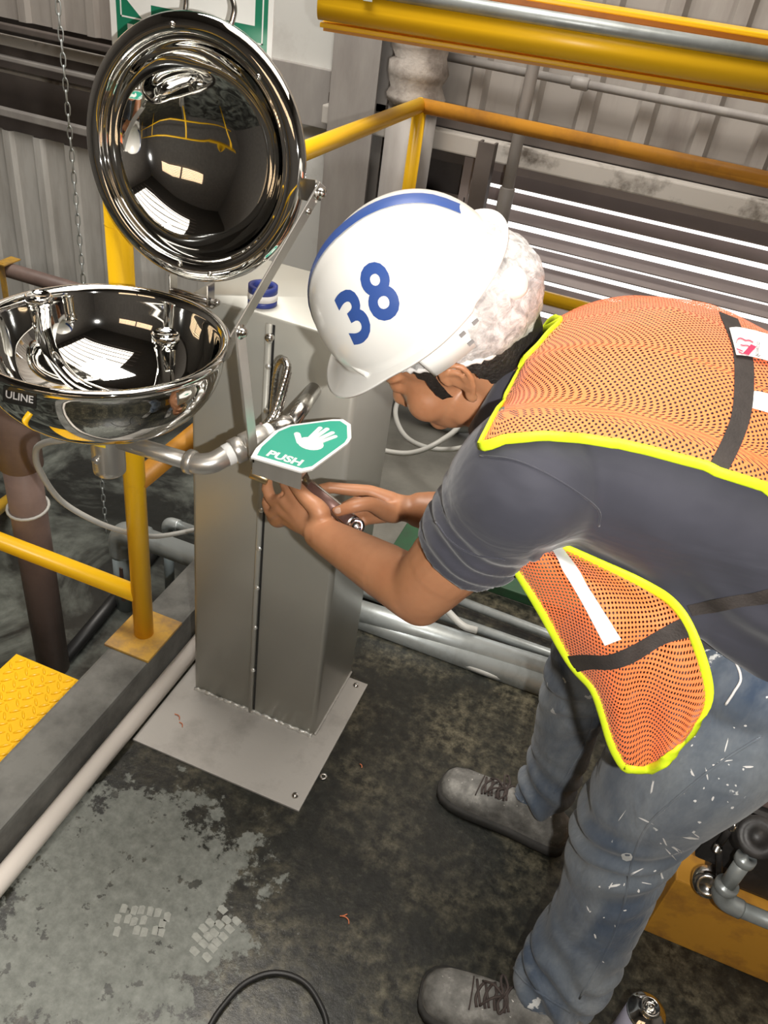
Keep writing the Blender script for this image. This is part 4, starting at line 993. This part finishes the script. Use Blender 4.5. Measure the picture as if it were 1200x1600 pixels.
# ------------------------------------------------------------------ hard hat
ti = R_(5); gf = hf*math.cos(ti)-hu*math.sin(ti); gu = hu*math.cos(ti)+hf*math.sin(ti); HO = HC+hu*.080+hf*.002
_r2 = R_(9); gl, gu = hl*math.cos(_r2)-gu*math.sin(_r2), gu*math.cos(_r2)+hl*math.sin(_r2)
def G(x, y, z): return HO+gf*x+gl*y+gu*z
hat = thing('hard_hat', 'white hard hat with blue stripe and number on the worker\'s head', 'hard hat', HO)
RF, RB, RL, HH = .130, .122, .110, .124
def hatpt(ph, t, inn=0.):
    """ph 0 = front, t 0 crown .. 1 rim .. >1 brim"""
    a = min(t, 1)*math.pi/2; cx, sy_ = math.cos(ph), math.sin(ph); rf = (RF if cx > 0 else RB)-inn
    rad = math.sin(a)**.92; z = (HH-inn)*math.cos(a)**.88
    x = rf*rad*cx; y = (RL-inn)*rad*sy_
    ridge = math.exp(-(y/.016)**4)*.004*smoothstep(1.0, .75, t)
    z += ridge*(1 if t < .6 else .6); 
    if t > 1:
        e = t-1; vis = smoothstep(.25, .95, cx); wdt = .010+.022*vis
        x += e*wdt*(cx*1.0+.25*vis); y += e*wdt*sy_*(1-.25*vis)
        z -= e*(.004+.010*vis) - (.004*e if cx < -.6 else 0)
        if cx < -.2: x -= e*.008*smoothstep(-.2, -.8, cx); z += e*.004*smoothstep(-.2, -.8, cx)
    return x, y, z
ts = [0.001]+[i/22 for i in range(1, 23)]+[1.15, 1.4, 1.7, 1.92, 2.0]
rg = [[G(*hatpt(2*math.pi*k/96, t)) for k in range(96)] for t in ts]
inner = [[G(*(V(hatpt(2*math.pi*k/96, t))-V((0, 0, .0028)))) for k in range(96)] for t in (2.0, 1.92, 1.5, 1.1)]+[[G(*hatpt(2*math.pi*k/96, t, .003)) for k in range(96)] for t in [1-i/10 for i in range(0, 10)]+[.002]]
hmb = MB().rings(rg+inner); shell = hmb.build('shell', 'helmet', hat)
htree = bvh(shell.data)
def hat_band(x_of, w, off, n=40):
    pass
vs, fs = [], []
def on_hat(x, y, off=.0012):
    """point above plan position x,y on the outer shell"""
    o_ = G(x, y, .4); h, nn, _, _ = htree.ray_cast(o_, -gu)
    if h is None: return G(x, y, 0)
    return h+(nn if nn.dot(gu) > 0 else -nn)*off
N = 46
for i in range(N+1):
    x = -.112+(.125+.112)*math.sin(math.pi/2*i/N) if True else 0
    for y in (-.0105, -.0035, .0035, .0105): vs.append(on_hat(x, y))
for i in range(N):
    for k in range(3): fs.append([4*i+k, 4*i+k+1, 4*i+5+k, 4*i+4+k])
MB().add(vs, fs).build('blue_stripe', 'blue', shell)
for ch, cx, cy, ux, uy, sz, sx in (('3', 556, 497, (.80, -.60), (-.42, -.905), 112, .82), ('8', 595, 460, (.90, -.43), (-.36, -.93), 124, .80)):
    me = text_mesh(ch, sz, 3.4, 7); decal(me, htree, cx, cy, (ux[0]*sx, ux[1]*sx), uy, .0008); link('digit', me, 'blue', shell)
# rain ridge above the visor end and side slot
for s in (-1, 1):
    MB().tube(spline([G(.098, s*.062, .018), G(.088, s*.078, .010), G(.078, s*.090, -.001)], 5), [.004]*11, 8).build('visor_rib', 'helmet', shell)
# suspension band
def band_ring(z0, z1, rf, rb, rl, name, mt, a0=0, a1=360, th=.0025):
    n = 80; rg_ = []
    for k in range(n+1):
        u = R_(a0+(a1-a0)*k/n); cx, sy_ = math.cos(u), math.sin(u); r0 = rf if cx > 0 else rb
        rg_.append([G(r0*cx, rl*sy_, z0), G(r0*cx, rl*sy_, z1), G((r0+th)*cx, (rl+th)*sy_, z1), G((r0+th)*cx, (rl+th)*sy_, z0)])
    return MB().rings(rg_).build(name, mt, hat)
bd = band_ring(-.048, -.014, .108, .130, .100, 'suspension_band', 'white', 84, 276)
for k in range(4):
    for zz in (-.033, -.017):
        u = R_(112+k*9); MB().box((-.004, -.0012, -.0022), (.004, .0012, .0022)).build('slot', 'grey', bd)
        o = bd.children[-1]; o.location = G(.133*math.cos(u), .1033*math.sin(u), zz-.006); t_ = (gf*-math.sin(u)+hl*math.cos(u)).normalized()
        nrm = t_.cross(gu); o.rotation_euler = Matrix((t_, -nrm, gu)).transposed().to_euler()
u = R_(150); kc = G(.134*math.cos(u), .104*math.sin(u), -.03); kd = (gf*math.cos(u)+hl*math.sin(u)).normalized()
MB().lathe([(0, .014), (.014, .014), (.018, .011), (.019, .004), (.019, -.004)], kc, axis=kd, seg=24).build('ratchet_knob', 'white', hat)
for a in (100, 150, 205, 250):
    u = R_(a); MB().tube(spline([G(.115*math.cos(u), .090*math.sin(u), -.015), G(.112*math.cos(u), .092*math.sin(u), .01), G(.10*math.cos(u), .08*math.sin(u), .045)], 5), .005, 8, flat=.3).build('crown_strap', 'white', hat)
# ------------------------------------------------------------------ hi-vis vest (a child of the worker, laid over the shirt)
_cx = sorted([(s[0][0], s[0][2]) for s in ST])
def zc(x): return interp([a for a, _ in _cx], [b for _, b in _cx], x)
def polar(h): return h.x, math.atan2(-(h.y-YC), h.z-zc(h.x))
def cast(x, th, off):
    c = V((x, YC, zc(x))); d = V((0, -math.sin(th), math.cos(th))); h = stree.ray_cast(c+d*.45, -d)[0]
    return (h if h else c+d*.2)+d*off
def hitn(x, y):
    h = hit(stree, x, y)
    return h if h is not None else stree.find_nearest(CAM+ray(x, y)*1.05)[0]
edge = sorted([polar(hitn(x, y)) for x, y in ((752, 692), (790, 684), (840, 680), (900, 683), (960, 692), (1010, 702), (1060, 716), (1120, 737), (1195, 762))])
ex = [a for a, _ in edge]; et = [b for _, b in edge]
def th_e(x): return interp(ex, et, x)
neck = [polar(hitn(x, y)) for x, y in ((868, 482), (858, 512), (838, 547), (812, 582), (790, 622), (768, 660), (752, 690))]
nv_ = sorted([(max(0, t/th_e(x)), x) for x, t in neck]); nfr = [a for a, _ in nv_]; nx = [b for _, b in nv_]
if nfr[0] > .02: nfr = [0]+nfr; nx = [nx[0]]+nx
XE = .385; NU, NV = 80, 72
grid = []
for i in range(NU+1):
    row = []
    for j in range(NV+1):
        v = -1+2*j/NV; x0 = interp(nfr, nx, abs(v)); x = x0+(XE-x0)*i/NU; th = v*th_e(x)
        w_ = .007+.003*noise.noise(V((x*14, v*3, 0)))+.002*noise.noise(V((x*45, v*9, 4)))
        row.append(cast(x, th, w_))
    grid.append(row)
# relax so that the cloth spans small hollows
for _ in range(6):
    g2 = [r[:] for r in grid]
    for i in range(1, NU):
        for j in range(1, NV):
            a = (grid[i-1][j]+grid[i+1][j]+grid[i][j-1]+grid[i][j+1])/4
            if (a-V((a.x, YC, zc(a.x)))).length > (grid[i][j]-V((grid[i][j].x, YC, zc(grid[i][j].x)))).length-.001: g2[i][j] = grid[i][j].lerp(a, .6)
    grid = g2
def cloth(name, grid, mt, parent, label=None):
    nu, nv = len(grid), len(grid[0]); me = bpy.data.meshes.new(name)
    me.from_pydata([p[:] for r in grid for p in r], [], [[i*nv+j, i*nv+j+1, (i+1)*nv+j+1, (i+1)*nv+j] for i in range(nu-1) for j in range(nv-1)])
    us = [[0]*nv for _ in range(nu)]; vs_ = [[0]*nv for _ in range(nu)]
    mj = nv//2
    for i in range(nu):
        for j in range(nv):
            if i: us[i][j] = us[i-1][j]+(grid[i][j]-grid[i-1][j]).length
            else: us[i][j] = grid[0][j].x-grid[0][mj].x
        for j in range(mj+1, nv): vs_[i][j] = vs_[i][j-1]+(grid[i][j]-grid[i][j-1]).length
        for j in range(mj-1, -1, -1): vs_[i][j] = vs_[i][j+1]-(grid[i][j]-grid[i][j+1]).length
    uv = me.uv_layers.new(name='UVMap')
    for lp in me.loops: a, b = divmod(lp.vertex_index, nv); uv.data[lp.index].uv = (us[a][b], vs_[a][b])
    me.polygons.foreach_set('use_smooth', [True]*len(me.polygons)); me.update()
    return link(name, me, mt, parent, label=label)
vest = cloth('vest', grid, 'vest', person, 'orange mesh safety vest with lime binding')
def binding(pts, name='binding', r=.0062, mt='lime', par=None):
    pts = [V(p) for p in pts]; return MB().tube(pts, r, 10, flat=.45, ref=(0, 0, 1)).build(name, mt, par or vest)
binding([grid[i][NV] for i in range(NU+1)]); binding([grid[i][0] for i in range(NU+1)]); binding([grid[0][j] for j in range(NV+1)]); binding([grid[NU][j] for j in range(NV+1)])
vtree = bvh(vest.data)
def strip(tree, A, B, name, mt, par, off=.0016, n=8, m=4, wav=0.):
    a = spline([(x, y, 0) for x, y in A], n); b = spline([(x, y, 0) for x, y in B], n); vs, fs = [], []
    for p, q in zip(a, b):
        for k in range(m+1):
            t = p.lerp(q, k/m); h = hit(tree, t.x, t.y, off)
            if h is None: h0, nn, _, _ = tree.find_nearest(CAM+ray(t.x, t.y)*1.0); h = h0+V((0, 0, off))
            vs.append(h)
    for i in range(len(a)-1):
        for k in range(m): fs.append([i*(m+1)+k, i*(m+1)+k+1, (i+1)*(m+1)+k+1, (i+1)*(m+1)+k])
    return MB().add(vs, fs).build(name, mt, par)
strip(vtree, [(1122, 488), (1143, 545), (1146, 600), (1141, 650), (1125, 692), (1106, 728)], [(1152, 500), (1174, 556), (1177, 605), (1171, 655), (1155, 700), (1136, 738)], 'black_strap', 'strap', vest)
strip(vtree, [(1174, 612), (1190, 614), (1240, 628), (1262, 635), (1285, 643)], [(1172, 638), (1190, 643), (1240, 658), (1258, 665), (1276, 672)], 'reflective_tape', 'tape', vest, .0014)
tg = strip(vtree, [(1136, 518), (1150, 517), (1175, 522), (1200, 529), (1225, 536)], [(1147, 560), (1165, 562), (1185, 566), (1208, 572), (1230, 577)], 'cloth_tag', 'cloth', vest, .005)
ttree = bvh(tg.data)
for pts in ([(1149, 538), (1152, 531), (1158, 530), (1164, 533), (1170, 533), (1176, 536)], [(1156, 540), (1161, 541), (1167, 541), (1172, 544)], [(1150, 546), (1155, 548), (1160, 550)], [(1153, 551), (1162, 555), (1172, 558), (1181, 560)]):
    a = [(x, y-.9) for x, y in pts]; b = [(x, y+.9) for x, y in pts]; strip(ttree, a, b, 'tag_print', 'red', vest, .0012, 3, 1)
tt = text_mesh('OCIACO', 6.5, .1, 3); decal(tt, ttree, 1183, 548, (.12, -1), (-1, -.25), .0012); link('tag_lettering', tt, 'grey', vest)
strip(ttree, [(1138.5, 519), (1140, 530), (1141, 545), (1145, 556)], [(1140, 519), (1141.5, 530), (1142.5, 545), (1147, 557)], 'tag_stitch', 'grey', vest, .0012, 3, 1)
# front panel hanging below the chest
FL = spline([(x, y, 0) for x, y in ((792, 868), (822, 915), (852, 965), (893, 1038), (928, 1080), (948, 1140), (964, 1200))], 8)
FR = spline([(x, y, 0) for x, y in ((858, 846), (935, 880), (1005, 912), (1052, 943), (1082, 990), (1106, 1070), (1104, 1150))], 8)
nr = len(FL)-1; nc = 40; fg = []
for i in range(nr+1):
    t = i/nr; row = []; q_ = max(0, (t-.84)/.16)**2.2; FL[i] = FL[i]+V((12*q_, 0, 0)); FR[i] = FR[i]+V((-34*q_, 8*q_, 0))
    for j in range(nc+1):
        s = j/nc; p = FL[i].lerp(FR[i], s)
        sag = 20*math.sin(math.pi*s)*smoothstep(.75, 1, t)        # rounded lower hem
        cr = smoothstep(.78, 1, t); p = V((p.x, p.y+sag, 0))
        Y = .775-.06*t-.02*math.sin(math.pi*s)+.010*math.sin(s*7+t*5)*smoothstep(.15, .5, t)+.006*noise.noise(V((s*4, t*5, 1)))
        Y += .02*smoothstep(.6, 1, s)*(1-t)
        row.append(at(p.x, p.y, Y))
    fg.append(row)
fp_ = cloth('vest_front_panel', fg, 'vest', person, 'orange mesh front panel of the vest hanging below the chest')
binding([fg[i][0] for i in range(nr+1)]+[fg[nr][j] for j in range(1, nc+1)]+[fg[i][nc] for i in range(nr-1, -1, -1)], r=.0066, par=fp_)
ftree = bvh(fp_.data)
strip(ftree, [(856, 852), (880, 890), (910, 940), (946, 1008)], [(872, 850), (902, 890), (934, 940), (970, 998)], 'reflective_tape', 'tape', fp_, .0016)
strip(ftree, [(888, 1024), (915, 1022), (950, 1022), (985, 1008), (1030, 983), (1068, 964)], [(900, 1050), (925, 1045), (957, 1045), (990, 1034), (1035, 1008), (1078, 995)], 'black_strap', 'strap', fp_, .0018)
strip(stree, [(1072, 945), (1110, 935), (1150, 928), (1200, 918), (1280, 890), (1350, 850)], [(1080, 962), (1115, 955), (1150, 948), (1200, 940), (1285, 914), (1360, 872)], 'side_strap', 'strap', fp_, .003)
# ------------------------------------------------------------------ adjustable wrench in the right hand
H0 = at(474, 750, .998); H1 = at(557, 822, .985); hd_ = (H1-H0).normalized(); hs_ = (CAM-H0).normalized(); hw_ = hd_.cross(hs_).normalized()
wr = thing('wrench', 'chrome adjustable wrench with worn brown handle held under the push plate', 'wrench', H1)
HLn = (H1-H0).length
def wring(t, w_, th): c = H0+hd_*(HLn*t); return [c+hw_*(w_*a)+hs_*(th*b) for a, b in ((-1, -1), (-1, .6), (-.75, 1), (.75, 1), (1, .6), (1, -1))]
MB().rings([wring(t, w_, .0055) for t, w_ in ((-.02, .007), (.1, .0095), (.5, .0115), (.85, .0125), (.97, .0130))]).build('shaft', 'steel', wr)
MB().rings([[p+hs_*.0012 for p in wring(t, w_, .0052)] for t, w_ in ((.10, .0070), (.5, .0092), (.86, .0102))]).build('handle_inlay', 'handle', wr)
MB().lathe([(.0045, .0065), (.0125, .0065), (.0135, .004), (.0135, -.006), (.0045, -.006)], H1, axis=hs_, seg=28, closed=True).build('end_eye', 'chrome', wr)
MB().lathe([(0, .004), (.0045, .004), (.0045, -.004), (0, -.004)], H1, axis=hs_, seg=16).build('end_pin', 'steel', wr)
J = H0-hd_*.012
MB().rings([[J+hd_*a+hw_*b+hs_*c_ for b, c_ in ((-w_, -.005), (-w_, .005), (w_, .005), (w_, -.005))] for a, w_ in ((.018, .009), (.002, .016), (-.012, .015))], smooth=False).build('jaw_head', 'chrome', wr)
for s, l in ((-1, .030), (1, .022)):
    MB().rings([[J+hd_*a+hw_*(s*.012+b)+hs_*c_ for b, c_ in ((-w_, -.0045), (-w_, .0045), (w_, .0045), (w_, -.0045))] for a, w_ in ((-.008, .0055), (-l, .004))], smooth=False).build('jaw', 'chrome', wr)
MB().cyl(J+hw_*-.004+hd_*.004+hs_*.003, J+hw_*.008+hd_*.004+hs_*.003, .005, 14).build('worm_screw', 'steel', wr)
